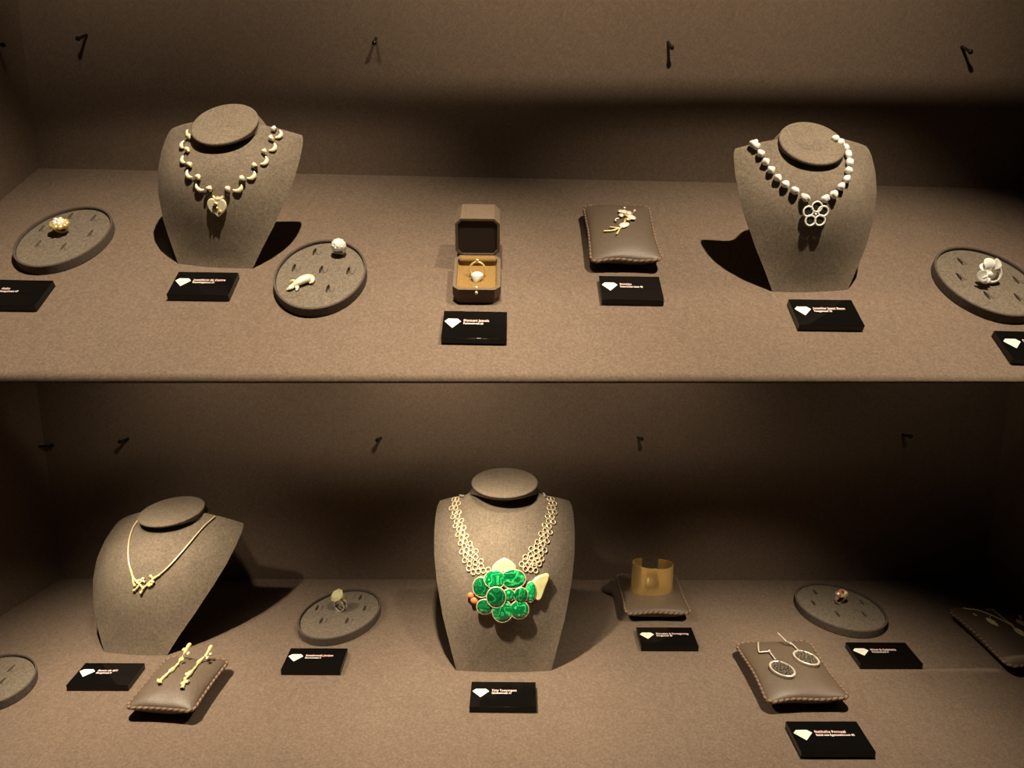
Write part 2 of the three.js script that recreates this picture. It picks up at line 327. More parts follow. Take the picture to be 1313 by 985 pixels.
const bustA = bust(upper, { base: [275, 343], baseRatio: 0.545, maxWidth: 0.180, shoulderY: 168, capY: 161, fwd: 0.24, lean: [28, 57], yaw: -5 * DEG, skew: 0.14, cap: 0.43, capTilt: 15 * DEG }, 'taupe linen bust wearing the scalloped heart necklace');
const bustB = bust(upper, { base: [1040, 374.5], baseRatio: 0.545, maxWidth: 0.180, shoulderY: 189, capY: 186, fwd: 0.24, lean: [28, 57], yaw: 4 * DEG, skew: -0.05, cap: 0.43, capTilt: 15 * DEG }, 'taupe linen bust wearing the pearl necklace');
const bustC = bust(lower, { base: [172, 840], baseRatio: 0.46, maxWidth: 0.204, shoulderY: 667, capY: 657, fwd: 0.20, lean: [20, 60], yaw: -5 * DEG, skew: 0.18, cap: 0.42, capTilt: 8 * DEG }, 'taupe linen bust wearing the thin gold chain');
const bustD = bust(lower, { base: [646, 862], baseRatio: 0.65, maxWidth: 0.202, shoulderY: 642, capY: 621, fwd: 0.06, lean: [14, 50], yaw: 0, cap: 0.465, capTilt: 5 * DEG }, 'taupe linen bust wearing the green stone fish necklace');

// where a photo pixel lands on a thing
const caster = new THREE.Raycaster();
function surf(meshes, x, y, toward) {
  for (let k = 0; k < 30; k++) {
    caster.set(camera.position, ray(x, y).normalize());
    const h = caster.intersectObjects(meshes, false)[0];
    if (h) return { p: h.point, n: h.face.normal.clone().transformDirection(h.object.matrixWorld) };
    x += (toward[0] - x) * 0.04; y += (toward[1] - y) * 0.04;
  }
  throw new Error('no surface at ' + x + ',' + y);
}
// quaternion: local z along the normal n, local x along the photo direction (dx, dy) laid on the surface
function lay(p, n, dx = 1, dy = 0) {
  const [x, y] = project(p), q = onPlane(x + dx, y + dy, p, n), X = q.sub(p).normalize(), Z = n.clone().normalize(), Y = Z.clone().cross(X).normalize();
  X.copy(Y).cross(Z); return new THREE.Quaternion().setFromRotationMatrix(new THREE.Matrix4().makeBasis(X, Y, Z));
}
const pxm = (p) => depthOf(p) / F;                                           // metres per pixel at a point
function put(name, geo, mat, root, s, lift, dx, dy, label) {
  const m = part(name, geo, mat, root, label);
  m.position.copy(s.p).addScaledVector(s.n, lift).sub(root.position); m.quaternion.copy(lay(s.p, s.n, dx, dy)); return m;
}
function tubeOn(points, r, seg = 60, radial = 8) { return new THREE.TubeGeometry(new THREE.CatmullRomCurve3(points), seg, r, radial); }
function crescentGeo(R, r, arc) {                                           // fat in the middle, thin at the tips, opening towards +y
  const g = new THREE.TorusGeometry(R, r, 8, 16, arc), p = g.attributes.position;
  for (let i = 0; i < p.count; i++) {
    const x = p.getX(i), y = p.getY(i), a = Math.atan2(y, x), t = (a < 0 ? a + 2 * Math.PI : a) / arc, k = 0.35 + 0.65 * Math.sin(Math.PI * Math.min(1, Math.max(0, t)));
    const cx = Math.cos(t * arc) * R, cy = Math.sin(t * arc) * R; p.setXYZ(i, cx + (x - cx) * k * 1.25, cy + (y - cy) * k * 1.25, p.getZ(i) * k);
  }
  g.rotateZ(-Math.PI / 2 - arc / 2); g.computeVertexNormals(); return g;
}
function nugget(r, rough = 0.25) { const g = mergeVertices(new THREE.IcosahedronGeometry(r, 1).deleteAttribute('normal').deleteAttribute('uv')), p = g.attributes.position; for (let i = 0; i < p.count; i++) { const k = 1 + rr(-rough, rough); p.setXYZ(i, p.getX(i) * k, p.getY(i) * k, p.getZ(i) * k); } g.computeVertexNormals(); return g; }

// ------------------------------------------------------------------ scalloped necklace with heart
{
  const S = (x, y) => surf([bustA.body], 225 + x / 7.293, 150 + y / 7.293, [290, 230]);
  const h = S(395, 835), root = thing('scalloped_necklace', 'pale gold necklace of crescent links with black drops and heart pendant', 'necklace', h.p);
  const m = pxm(h.p), cg = crescentGeo(6.4 * m, 2.2 * m, 2.6);
  const cres = [[142, 150], [103, 262], [108, 395], [157, 525], [247, 640], [400, 722], [570, 645], [690, 532], [805, 402], [885, 278], [940, 158]];
  const dirs = [[20, 60], [0, 60], [20, 60], [40, 60], [60, 45], [60, 0], [60, -35], [60, -55], [45, -65], [45, -65], [40, -65]];
  cres.forEach(([x, y], i) => { const s = S(x, y); const g = put('crescent_link', cg, M.goldPale, root, s, 0.0022, ...dirs[i]); if (i === 0) g.scale.set(0.9, 0.6, 1); });
  const con = [[140, 196], [125, 315], [147, 452], [222, 565], [326, 668], [490, 672], [620, 577], [735, 460], [826, 332], [896, 208]];
  for (const [x, y] of con) { const s = S(x, y); put('joint_link', nugget(3.5 * m, 0.28), M.goldPale, root, s, 0.003); const t = S(x + 10, y + 16); put('joint_link', nugget(2.1 * m, 0.2), M.gold, root, t, 0.003); }
  const cl = S(958, 80); put('clasp', nugget(3.6 * m, 0.3), M.white, root, cl, 0.003, 1, 0, 'white clasp');
  for (const [x, y] of [[118, 470], [197, 603], [297, 714], [498, 716], [638, 610], [750, 484]]) put('black_drop', nugget(2.6 * m, 0.08), M.dark, root, S(x, y), 0.003, 1, 0, 'black stone drop');
  const sh = new THREE.Shape(), k = 10.5 * m;                               // heart
  sh.moveTo(0, -1.08 * k); sh.bezierCurveTo(-0.5 * k, -0.75 * k, -1.05 * k, -0.3 * k, -1.0 * k, 0.28 * k); sh.bezierCurveTo(-0.95 * k, 0.95 * k, -0.15 * k, 1.0 * k, 0, 0.5 * k);
  sh.bezierCurveTo(0.15 * k, 1.0 * k, 0.95 * k, 0.95 * k, 1.0 * k, 0.28 * k); sh.bezierCurveTo(1.05 * k, -0.3 * k, 0.5 * k, -0.75 * k, 0, -1.08 * k);
  const hg = new THREE.ExtrudeGeometry(sh, { depth: 0.001, bevelEnabled: true, bevelSize: 0.0016, bevelThickness: 0.0014, bevelSegments: 4, curveSegments: 14 });
  const hm = put('heart_pendant', hg, M.goldPale, root, h, 0.0015, 1, 0.02, 'pale gold heart');
  const gem = part('dark_stone', new THREE.OctahedronGeometry(3.2 * m, 1).scale(1, 1, 0.5), M.dark, hm); gem.position.set(-2.6 * m, -0.6 * m, 0.0028);
  for (let i = 0; i < 5; i++) { const b = part('gold_bead', nugget(1.7 * m, 0.2), M.gold, hm); b.position.set(rr(-1, 6) * m, rr(-7, 5) * m, 0.0026); }
  put('bail', new THREE.TorusGeometry(2.2 * m, 0.8 * m, 8, 16), M.gold, root, S(398, 762), 0.003);
  for (const [x, y] of [[380, 905], [350, 890], [415, 893]]) put('black_drop', nugget(1.9 * m, 0.08), M.dark, root, S(x, y), 0.003, 1, 0, 'black stone drop');
}

// ------------------------------------------------------------------ pearl necklace with open flower
{
  const S = (x, y) => surf([bustB.body], 930 + x / 6.355, 145 + y / 6.355, [1030, 250]);
  const c = S(727, 822), root = thing('pearl_necklace', 'baroque white pearl necklace with open silver flower pendant', 'necklace', c.p), m = pxm(c.p);
  const left = [[196, 236], [255, 283], [290, 345], [330, 412], [375, 478], [428, 540], [490, 592], [565, 640], [648, 693]];
  const right = [[880, 228], [922, 258], [960, 300], [982, 355], [993, 418], [985, 485], [970, 552], [925, 610], [868, 668], [803, 702]];
  for (const list of [left, right]) list.forEach(([x, y], i) => {
    const nx = list[Math.min(i + 1, list.length - 1)], pv = list[Math.max(0, i - 1)], last = list === left && i === 8;
    const thin = rr(0.9, 1.0), g = mergeVertices(new THREE.SphereGeometry(5.2 * m, 18, 14).deleteAttribute('uv').deleteAttribute('normal')), p = g.attributes.position, a = rr(0, 6), b = rr(0, 6);
    for (let j = 0; j < p.count; j++) { const X = p.getX(j) / m, Y = p.getY(j) / m, k = 1 + 0.07 * Math.sin(X * 0.9 + a) + 0.06 * Math.sin(Y * 0.9 + b); p.setXYZ(j, p.getX(j) * k * (last ? 1.35 : 1.08), p.getY(j) * k * (last ? 0.85 : thin), p.getZ(j) * k * 0.9); }
    g.computeVertexNormals();
    put('pearl', g, M.pearl, root, S(x, y), 0.0045, nx[0] - pv[0], nx[1] - pv[1]);
  });
  for (const [x, y] of [[215, 212], [236, 232], [222, 250]]) put('clasp_bead', nugget(3.2 * m, 0.1), M.pearl, root, S(x, y), 0.004);
  const fl = put('flower_pendant', new THREE.SphereGeometry(1.7 * m, 12, 10), M.white, root, c, 0.004, 1, 0, 'open flower of five silver rings');
  const R = onPlane(930 + 727 / 6.355, 145 + 822 / 6.355, c.p, c.n);
  for (const [x, y] of [[738, 762], [668, 800], [788, 798], [684, 874], [762, 872]]) {
    const q = onPlane(930 + x / 6.355, 145 + y / 6.355, c.p, c.n).sub(c.p).applyQuaternion(fl.quaternion.clone().invert());
    const t = part('petal_ring', new THREE.TorusGeometry(6.3 * m, 1.25 * m, 8, 28), M.white, fl); t.position.copy(q);
    const s = part('petal_stone', new THREE.SphereGeometry(5.6 * m, 18, 10).scale(1, 1, 0.18), M.petal ??= std({ color: lin(0.035, 0.036, 0.018), roughness: 0.25, clearcoat: 0.6 }), fl, 'dark petal stone'); s.position.copy(q).add(V(0, 0, -0.0012));
  }
}

// ------------------------------------------------------------------ snake chain with twig centre
function twigs(root, mat, segs, r) {                                       // segs: lists of world points
  for (const pts of segs) part('twig', tubeOn(pts.map((p) => p.clone().sub(root.position)), r, Math.max(6, pts.length * 4), 7), mat, root);
}
{
  const S = (x, y) => { const s = surf([bustC.body], 110 + x / 4.28, 620 + y / 4.28, [205, 735]); return s.p.clone().addScaledVector(s.n, 0.0022); };
  const root = thing('gold_chain_necklace', 'thin gold snake chain with small gold twigs at its centre', 'necklace', S(310, 550));
  const L = [[298, 198], [268, 240], [246, 300], [238, 370], [242, 440], [262, 510]].map((a) => S(...a)), R = [[722, 172], [650, 238], [560, 342], [505, 405], [455, 458], [400, 505], [370, 520]].map((a) => S(...a));
  const m = pxm(root.position);
  for (const P of [L, R]) part('chain', tubeOn(P.map((p) => p.clone().sub(root.position)), 1.05 * m, 60, 8), M.champagne, root);
  const T = (l) => l.map((a) => S(...a));
  twigs(root, M.goldYellow, [T([[250, 470], [268, 520], [300, 552], [318, 575]]), T([[318, 575], [350, 545], [385, 515], [410, 500]]), T([[262, 510], [268, 548], [272, 556]]), T([[300, 552], [285, 572], [270, 584]]), T([[318, 575], [312, 590], [306, 598]]),
    T([[350, 545], [362, 555], [372, 540]]), T([[300, 545], [320, 524], [316, 520]]), T([[370, 520], [360, 508], [366, 505]]), T([[285, 535], [300, 530], [330, 540]])], 1.35 * m);
  for (const [x, y] of [[270, 584], [306, 598], [372, 540], [360, 508], [318, 522], [272, 556], [350, 560], [318, 575], [290, 545]]) { const b = part('bud', nugget(1.9 * m, 0.2), M.goldYellow, root); b.position.copy(S(x, y)).sub(root.position); }
}

// ------------------------------------------------------------------ malachite fish necklace
{
  const Z = ([x, y]) => [570 + x / 5.187, 620 + y / 5.187], S = (a) => surf([bustD.body], ...Z(a), [648, 730]);
  const c = S([400, 730]), root = thing('fish_necklace', 'gold ring mesh necklace with a large green malachite fish', 'necklace', c.p), m = pxm(c.p);
  const ringG = new THREE.TorusGeometry(3.1 * m, 0.75 * m, 5, 12).scale(1, 1.06, 1);
  // left and right edges of each mesh band, top to bottom, in crop pixels
  const bands = [
    { a: [[62, 100], [38, 170], [50, 240], [75, 320], [100, 405], [112, 480], [140, 545], [172, 600]], b: [[100, 95], [100, 170], [118, 235], [140, 300], [165, 380], [215, 440], [255, 520], [306, 580]], clasp: [[125, 70], [105, 84]] },
    { a: [[690, 95], [688, 170], [672, 235], [645, 300], [612, 385], [560, 440], [500, 530], [520, 590]], b: [[728, 98], [742, 170], [735, 240], [712, 320], [680, 410], [662, 490], [630, 545], [600, 605]], clasp: [[665, 55], [680, 75]] },
  ];
  for (const B of bands) {
    let row = 0;
    const along = (l, t) => { const k = t * (l.length - 1), i = Math.min(l.length - 2, Math.floor(k)), f = k - i; return [lerp(l[i][0], l[i + 1][0], f), lerp(l[i][1], l[i + 1][1], f)]; };
    for (let t = 0.02; t <= 1.0; row++) {
      const A = along(B.a, t), E = along(B.b, t), w = Math.hypot(A[0] - E[0], A[1] - E[1]), n = Math.max(2, Math.round(w / 36));
      const stag = row % 2 ? 0.5 : 0;
      for (let i = 0; i < n; i++) { const f = (i + 0.25 + stag) / n; const a = [lerp(A[0], E[0], f), lerp(A[1], E[1], f)]; put('chain_ring', ringG, M.champagne, root, S(a), 0.0012, E[0] - A[0], E[1] - A[1]); }
      const l0 = along(B.a, Math.min(1, t + 0.01)), len = Math.hypot(l0[0] - A[0], l0[1] - A[1]) / 0.01; t += 30 / Math.max(300, len);
    }
    part('clasp', tubeOn(B.clasp.map((a) => { const s = S(a); return s.p.addScaledVector(s.n, 0.002).sub(root.position); }), 1.6 * m, 4, 8), M.silver, root, 'silver clasp');
  }
  const n = c.n, inv = lay(c.p, n).invert();
  const fish = new THREE.Group(); fish.name = 'malachite_fish'; fish.userData.label = 'green malachite fish pendant'; root.add(fish);
  fish.quaternion.copy(lay(c.p, n)); fish.position.copy(n).multiplyScalar(0.004);
  const P = (a) => { const q = onPlane(...Z(a), c.p, n).sub(c.p).applyQuaternion(inv); return q; };
  const K = P([500, 730]).x / 100, KY = Math.abs(P([400, 830]).y) / 100;
  const discs = [[245, 685, 52, 60, 1, 0.8], [455, 630, 76, 56, 2.2, 0.95], [335, 632, 64, 55, 3, 1.15], [570, 715, 33, 62, 1.5, 1.35], [425, 735, 38, 37, 2, 1.05], [505, 735, 43, 46, 3.2, 0.85], [270, 812, 50, 46, 2.4, 0.85], [385, 840, 62, 68, 2.8, 1.05], [495, 830, 58, 56, 3.4, 1.15], [345, 748, 58, 63, 4.2, 0.72]];
  const q0 = lay(c.p, n), seat = (a, lift) => {                               // a frame on the chest, half turned towards the middle of the fish
    const t = S(a), g = new THREE.Group(); g.position.copy(t.p).sub(c.p).addScaledVector(t.n, lift - 0.004).applyQuaternion(inv); g.position.z += 0.0; g.quaternion.copy(inv.clone().multiply(lay(t.p, t.n).slerp(q0, 0.4))); return g;
  };
  discs.forEach(([x, y, rx, ry, lift, br], i) => {
    rx *= 1.1; ry *= 1.1; br *= 1.12;
    const g = new THREE.SphereGeometry(1, 32, 14, 0, Math.PI * 2, 0, Math.PI / 2).rotateX(Math.PI / 2).scale(rx * K, ry * KY, 0.0028), p = g.attributes.position, uv = g.attributes.uv;
    for (let j = 0; j < p.count; j++) uv.setXY(j, p.getX(j) / (rx * K) * 0.5 + 0.5, p.getY(j) / (ry * KY) * 0.5 + 0.5);
    const f = seat([x, y], 0.0035 + 0.0008 * lift), set = (m) => { m.position.copy(f.position); m.quaternion.copy(f.quaternion); return m; };
    set(part('malachite_disc', g, malachite(i + 1, br), fish));
    set(part('gold_rim', new THREE.TorusGeometry(1, 0.06, 8, 36).scale(rx * K, ry * KY, 0.016), M.champagne, fish));
    const h = 0.003 + 0.0006 * lift; set(part('backing_plate', new THREE.CylinderGeometry(1, 0.97, 1, 32).rotateX(Math.PI / 2).scale(rx * K * 0.99, ry * KY * 0.99, h).translate(0, 0, -h / 2), M.champagne, fish));
  });
  const fin = (pts, name) => {
    const mid = pts.reduce((a, b) => [a[0] + b[0] / pts.length, a[1] + b[1] / pts.length], [0, 0]), f = seat(mid, 0.0015), o = P(mid);
    const q = pts.map((a) => P(a).sub(o)), s = new THREE.Shape(); s.setFromPoints(new THREE.SplineCurve([...q, q[0]].map((v) => new THREE.Vector2(v.x, v.y))).getPoints(60).slice(0, -1));
    const g = new THREE.ExtrudeGeometry(s, { depth: 0.0025, bevelEnabled: true, bevelThickness: 0.0022, bevelSize: 0.0016, bevelOffset: -0.0014, bevelSegments: 4 });
    const m2 = part(name, g, M.fin, fish, 'pale green stone fin'); m2.position.copy(f.position); m2.quaternion.copy(f.quaternion);
    part('gold_rim', new THREE.TubeGeometry(new THREE.CatmullRomCurve3(q.map((v) => V(v.x, v.y, 0)), true), 60, 0.0008, 6, true), M.champagne, fish).position.copy(f.position); fish.children[fish.children.length - 1].quaternion.copy(f.quaternion);
  };
  fin([[318, 560], [338, 528], [395, 496], [440, 515], [472, 550], [462, 574], [400, 582], [332, 574]], 'back_fin');
  fin([[582, 658], [612, 622], [660, 602], [692, 600], [692, 630], [668, 690], [648, 750], [626, 770], [606, 757], [598, 705]], 'tail_fin');
  for (const [x, y, r] of [[172, 742, 23], [197, 776, 25], [185, 768, 15]]) { const f = seat([x, y], 0.003), b = part('coral_lip', new THREE.SphereGeometry(r * K, 18, 12).scale(1, 0.92, 0.6), M.coral, fish, 'orange coral lip'); b.position.copy(f.position); b.quaternion.copy(f.quaternion); }
}

// ------------------------------------------------------------------ ring trays
function tray(d, { x, y, rho }, slots, label) {
  const H = 0.0125, cx = (x[0] + x[1]) / 2, ex = (x[1] - x[0]) / 2, cy = (y[0] + y[1]) / 2, ey = (y[1] - y[0]) / 2, pts = [];
  for (let i = 0; i < 48; i++) { const a = i / 48 * 2 * Math.PI; pts.push(d.hit(cx + ex * Math.cos(a), cy - ey * (rho * Math.cos(a) + Math.sqrt(1 - rho * rho) * Math.sin(a)), H)); }
  const c = pts.reduce((s, p) => s.add(p), V(0, 0, 0)).divideScalar(48); let xx = 0, zz = 0, xz = 0;
  for (const p of pts) { const u = p.x - c.x, w = p.z - c.z; xx += u * u; zz += w * w; xz += u * w; }
  const th = 0.5 * Math.atan2(2 * xz, xx - zz), ct = Math.cos(th), st = Math.sin(th);
  const l1 = Math.sqrt(2 / 48 * (xx * ct * ct + 2 * xz * ct * st + zz * st * st)), l2 = Math.sqrt(2 / 48 * (xx * st * st - 2 * xz * ct * st + zz * ct * ct));
  const root = thing('ring_tray', label, 'tray', d.world(c.x, 0, c.z), d.turn(-th), 'ring trays');
  const prof = [[0, 0], [0.985, 0], [1.0, 0.0012], [1.0, H - 0.001], [0.993, H], [0.958, H], [0.95, H - 0.001], [0.95, 0.003], [0, 0.003]].map(([a, b]) => new THREE.Vector2(a, b));
  const wall = new THREE.LatheGeometry(prof, 72).scale(l1, 1, l2); part('rim', metreUV(wall), M.trayWall, root); root.children[0].geometry.computeVertexNormals();
  const s = new THREE.Shape(); s.absellipse(0, 0, l1 * 0.946, l2 * 0.946, 0, 2 * Math.PI);
  const spots = slots.map(([px, py]) => d.hit(px, py, 0.009).sub(c).applyAxisAngle(V(0, 1, 0), th)), half = 0.0088, wid = 0.0021;
  const dirZ = V(0, 0, 1).applyAxisAngle(V(0, 1, 0), th), dirX = V(1, 0, 0).applyAxisAngle(V(0, 1, 0), th);
  for (const p of spots) {
    const h = new THREE.Path(), q = []; for (let i = 0; i < 14; i++) { const a = i / 14 * 2 * Math.PI; const u = Math.cos(a) * wid, w = Math.sin(a) * half; q.push(new THREE.Vector2(p.x + dirX.x * u + dirZ.x * w, -(p.z + dirX.z * u + dirZ.z * w))); }
    h.setFromPoints(q.reverse()); s.holes.push(h);
  }
  const pad = new THREE.ExtrudeGeometry(s, { depth: 0.005, bevelEnabled: false, curveSegments: 48 }).rotateX(-Math.PI / 2).translate(0, 0.0035, 0);
  part('pad', metreUV(pad), M.pad, root);
  for (const p of spots) {                                                  // the raised lip beside each ring slot
    const g = new THREE.SphereGeometry(1, 14, 8, 0, 2 * Math.PI, 0, Math.PI / 2).scale(0.0036, 0.0026, 0.0080), b = part('slot_lip', metreUV(g), M.pad, root);
    b.position.set(p.x + dirX.x * 0.0056, 0.0082, p.z + dirX.z * 0.0056); b.rotation.y = th;
  }
  root.updateMatrixWorld(true); return { root, d, top: 0.0085 };
}
const z6 = (a, s, ox, oy) => a.map(([x, y]) => [ox + x / s, oy + y / s]);
const trayA = tray(upper, { x: [16.5, 144.8], y: [263, 341], rho: 0.5 }, z6([[325, 265], [297, 385], [498, 405], [735, 180], [710, 302], [552, 165]], 6.16, 0, 250), 'round taupe ring tray with a gold cluster ring');
const trayB = tray(upper, { x: [350.5, 470], y: [305.5, 395], rho: 0.2 }, z6([[540, 235], [312, 412], [612, 430], [910, 445], [685, 640]], 8.56, 340, 295), 'round taupe ring tray with two pieces of pale gold jewellery');
const trayC = tray(upper, { x: [1197, 1338], y: [314.5, 404], rho: -0.53 }, z6([[240, 172], [232, 287], [438, 424], [655, 312], [665, 440]], 5.8, 1190, 305), 'round taupe ring tray with a white bow ring');
const trayD = tray(lower, { x: [-64, 48], y: [837, 905], rho: 0.45 }, [[14, 857], [2, 874], [-30, 872]], 'round taupe ring tray beside the left side wall, holding nothing in view');
const trayE = tray(lower, { x: [381.5, 489], y: [753.5, 818.5], rho: 0.4 }, z6([[412, 285], [450, 405], [690, 405], [815, 190], [855, 290]], 7.29, 350, 740), 'round taupe ring tray with a large yellow stone ring');
const trayF = tray(lower, { x: [1018, 1138], y: [745.5, 809], rho: -0.5 }, z6([[240, 130], [225, 225], [440, 325], [655, 220], [675, 325]], 6.91, 1010, 740), 'round taupe ring tray with a small gold ring with red stone');

// a ring standing on a surface: group base at the bottom of the band
function standing(name, label, d, px, py, h, yaw) { const l = d.hit(px, py, h), t = thing(name, label, 'ring', d.world(l.x, h, l.z), d.turn(yaw)); t.userData.unit = undefined; delete t.userData.unit; return t; }
function band(root, r, tube, mat, wide = 1, tilt = 0) { const b = part('band', new THREE.TorusGeometry(r, tube, 10, 36).scale(1, 1, wide).rotateX(tilt).translate(0, r + tube, 0), mat, root); return b; }
function bead(root, name, r, mat, x, y, z, sx = 1, sy = 1, sz = 1, label) { const b = part(name, nugget(r, 0.12), mat, root, label); b.position.set(x, y, z); b.scale.set(sx, sy, sz); return b; }
{
  const r = standing('cluster_ring', 'gold ring with a cluster of white and gold petals', upper, 81, 299, 0.0087, 0.3);
  band(r, 0.0075, 0.0011, M.gold, 1.6);
  for (let i = 0; i < 9; i++) { const a = i / 9 * 2 * Math.PI; bead(r, 'gold_petal', 0.0048, M.gold, Math.cos(a) * 0.0085, 0.0138, Math.sin(a) * 0.0078, 1, 0.75, 1); }
  for (let i = 0; i < 6; i++) { const a = i / 6 * 2 * Math.PI + 0.4; bead(r, i % 2 ? 'white_petal' : 'gold_petal', 0.0042, i % 2 ? M.white : M.goldPale, Math.cos(a) * 0.0045, 0.0165, Math.sin(a) * 0.0042, 1, 0.8, 1); }
  for (const [x, z] of [[0.001, 0.002], [-0.003, -0.003], [0.003, -0.003]]) bead(r, 'white_stone', 0.0028, M.white, x, 0.0192, z);
}
{
  const r = standing('dome_ring', 'pale gold ring with a white dome standing at the tray edge', upper, 436, 326.5, 0.0087, -0.25);
  for (const s of [-1, 0, 1]) { const b = part('band', new THREE.TorusGeometry(0.0082, 0.0011, 8, 32).rotateY(s * 0.45).translate(0, 0.0092, 0), M.silver, r); }
  const g = new THREE.SphereGeometry(0.0098, 22, 12, 0, 2 * Math.PI, 0, Math.PI * 0.55).scale(1, 1.05, 0.95); part('dome', g, M.white, r).position.y = 0.0125;
  for (let i = 0; i < 22; i++) { const a = i * 2.4, t = Math.sqrt(i / 22) * 1.4; bead(r, 'white_stone', 0.0013, M.white, Math.sin(t) * Math.cos(a) * 0.0090, 0.0125 + Math.cos(t) * 0.0095, Math.sin(t) * Math.sin(a) * 0.0088); }
}
{                                                                           // the pale gold figure lying across the tray
  const Pt = ([x, y], h) => upper.world(...((l) => [l.x, h, l.z])(upper.hit(340 + x / 8.56, 295 + y / 8.56, h)));
  const root = thing('figurine_brooch', 'pale gold animal shaped piece lying on the round tray', 'brooch', Pt([400, 590], 0.0087), upper.q);
  const L = (a, h) => root.worldToLocal(Pt(a, h));
  const limb = (pts, rads, name) => {
    const c = new THREE.CatmullRomCurve3(pts.map(([a, h]) => L(a, h))), g = new THREE.TubeGeometry(c, 24, 1, 12), p = g.attributes.position;
    for (let i = 0; i <= 24; i++) { const t = i / 24, k = t * (rads.length - 1), j = Math.min(rads.length - 2, Math.floor(k)), r = lerp(rads[j], rads[j + 1], k - j), o = c.getPointAt(t); for (let q = 0; q <= 12; q++) { const n = i * 13 + q; p.setXYZ(n, o.x + (p.getX(n) - o.x) * r, o.y + (p.getY(n) - o.y) * r * 0.75, o.z + (p.getZ(n) - o.z) * r); } }
    g.computeVertexNormals(); part(name, g, M.goldPale, root);
  };
  limb([[[300, 615], 0.012], [[370, 570], 0.014], [[440, 535], 0.0145], [[505, 525], 0.0135], [[528, 548], 0.012]], [0.003, 0.0052, 0.0062, 0.006, 0.0028], 'body');
  limb([[[320, 600], 0.012], [[270, 640], 0.0115], [[236, 655], 0.0108]], [0.0034, 0.0036, 0.0014], 'tail');
  limb([[[345, 600], 0.012], [[350, 640], 0.011], [[342, 662], 0.0105]], [0.003, 0.0026, 0.0012], 'leg');
  limb([[[345, 570], 0.013], [[300, 555], 0.013], [[268, 562], 0.012]], [0.003, 0.0018, 0.0008], 'leg');
  limb([[[515, 535], 0.013], [[510, 570], 0.0115], [[482, 585], 0.0105]], [0.004, 0.0028, 0.0012], 'head');
}
{
  const r = standing('bow_ring', 'large white bow ring with a thick round band', upper, 1267, 362, 0.0087, 0.0);
  part('band', new THREE.TorusGeometry(0.0098, 0.0023, 12, 40).scale(1, 1, 1.4).rotateX(-0.5).translate(0, 0.0125, 0), M.white, r);
  part('band', new THREE.TorusGeometry(0.0088, 0.0012, 12, 40).rotateX(-0.5).translate(0, 0.0108, -0.0035), M.silver, r);
  const petal = (a, len, w, x, y, z) => { const g = new THREE.SphereGeometry(1, 20, 12).scale(len, w, 0.0024).translate(len * 0.85, 0, 0), p = g.attributes.position; for (let i = 0; i < p.count; i++) { const u = p.getX(i) / (len * 1.85); p.setZ(i, p.getZ(i) + Math.sin(u * 3) * 0.003 + Math.pow(p.getY(i) / w, 2) * 0.003); p.setY(i, p.getY(i) * (0.45 + 0.7 * u)); } g.computeVertexNormals(); g.rotateZ(a).rotateX(-0.55); const m = part('bow_petal', g, M.white, r); m.position.set(x, y, z); };
  petal(98 * DEG, 0.0095, 0.0085, -0.010, 0.0175, 0.003); petal(48 * DEG, 0.0095, 0.0075, -0.008, 0.0185, 0.0); petal(192 * DEG, 0.0075, 0.009, -0.010, 0.0155, 0.005); petal(228 * DEG, 0.0065, 0.006, -0.009, 0.0145, 0.006); petal(140 * DEG, 0.0065, 0.006, -0.010, 0.0175, 0.0);
  bead(r, 'knot', 0.0045, M.white, -0.0085, 0.0165, 0.0065);
}
{
  const r = standing('yellow_stone_ring', 'silver ring with a large faceted pale yellow stone', lower, 437, 783, 0.0087, -0.5);
  part('band', new THREE.CylinderGeometry(0.0095, 0.0095, 0.007, 40, 1, true).rotateX(Math.PI / 2).translate(0, 0.0100, 0), std({ color: lin(0.88, 0.80, 0.62), roughness: 0.15, metalness: 0.95, side: THREE.DoubleSide }), r);
  for (const z of [-0.0035, 0.0035]) part('band', new THREE.TorusGeometry(0.0095, 0.0007, 8, 36).translate(0, 0.0102, z), M.silver, r);
  const gem = new THREE.CylinderGeometry(0.0066, 0.0112, 0.004, 8).toNonIndexed(), low = new THREE.CylinderGeometry(0.0112, 0.002, 0.007, 8).toNonIndexed(); gem.translate(0, 0.0055, 0); gem.computeVertexNormals(); low.computeVertexNormals();
  const m = part('yellow_stone', mergeGeometries([gem, low]), M.yellowGem, r, 'pale yellow faceted stone'); m.position.set(-0.003, 0.0245, 0.001); m.rotation.set(0.65, 0.3, 0.12);
  part('setting', new THREE.CylinderGeometry(0.0085, 0.003, 0.005, 20, 1, true).translate(-0.002, 0.0205, 0), M.gold, r);
}
{
  const r = standing('leaf_ring', 'small gold ring with pink leaves and a red stone', lower, 1076.5, 774, 0.0087, 0.35);
  part('band', new THREE.TorusGeometry(0.0088, 0.0013, 10, 36).scale(1, 1, 1.8).translate(0, 0.0101, 0), M.silver, r);
  const g = new THREE.SphereGeometry(0.0105, 20, 12, 0, 2 * Math.PI, 0, Math.PI * 0.5).scale(1, 0.55, 0.8); part('leaf', g, M.gold, r).position.set(0.0015, 0.0155, 0);
  bead(r, 'leaf', 0.0062, M.rose, -0.0055, 0.0185, 0.001, 1, 0.7, 0.8); bead(r, 'leaf', 0.0045, M.rose, 0.003, 0.021, -0.002, 1.4, 0.5, 0.8); bead(r, 'leaf', 0.005, M.goldPale, 0.006, 0.019, 0.002, 1, 0.6, 1); bead(r, 'leaf', 0.004, M.rose, -0.0085, 0.0135, 0.002, 0.6, 1.3, 0.8);
  bead(r, 'red_stone', 0.003, M.red, 0, 0.0215, 0.003, 1, 1, 1, 'dark red stone');
}

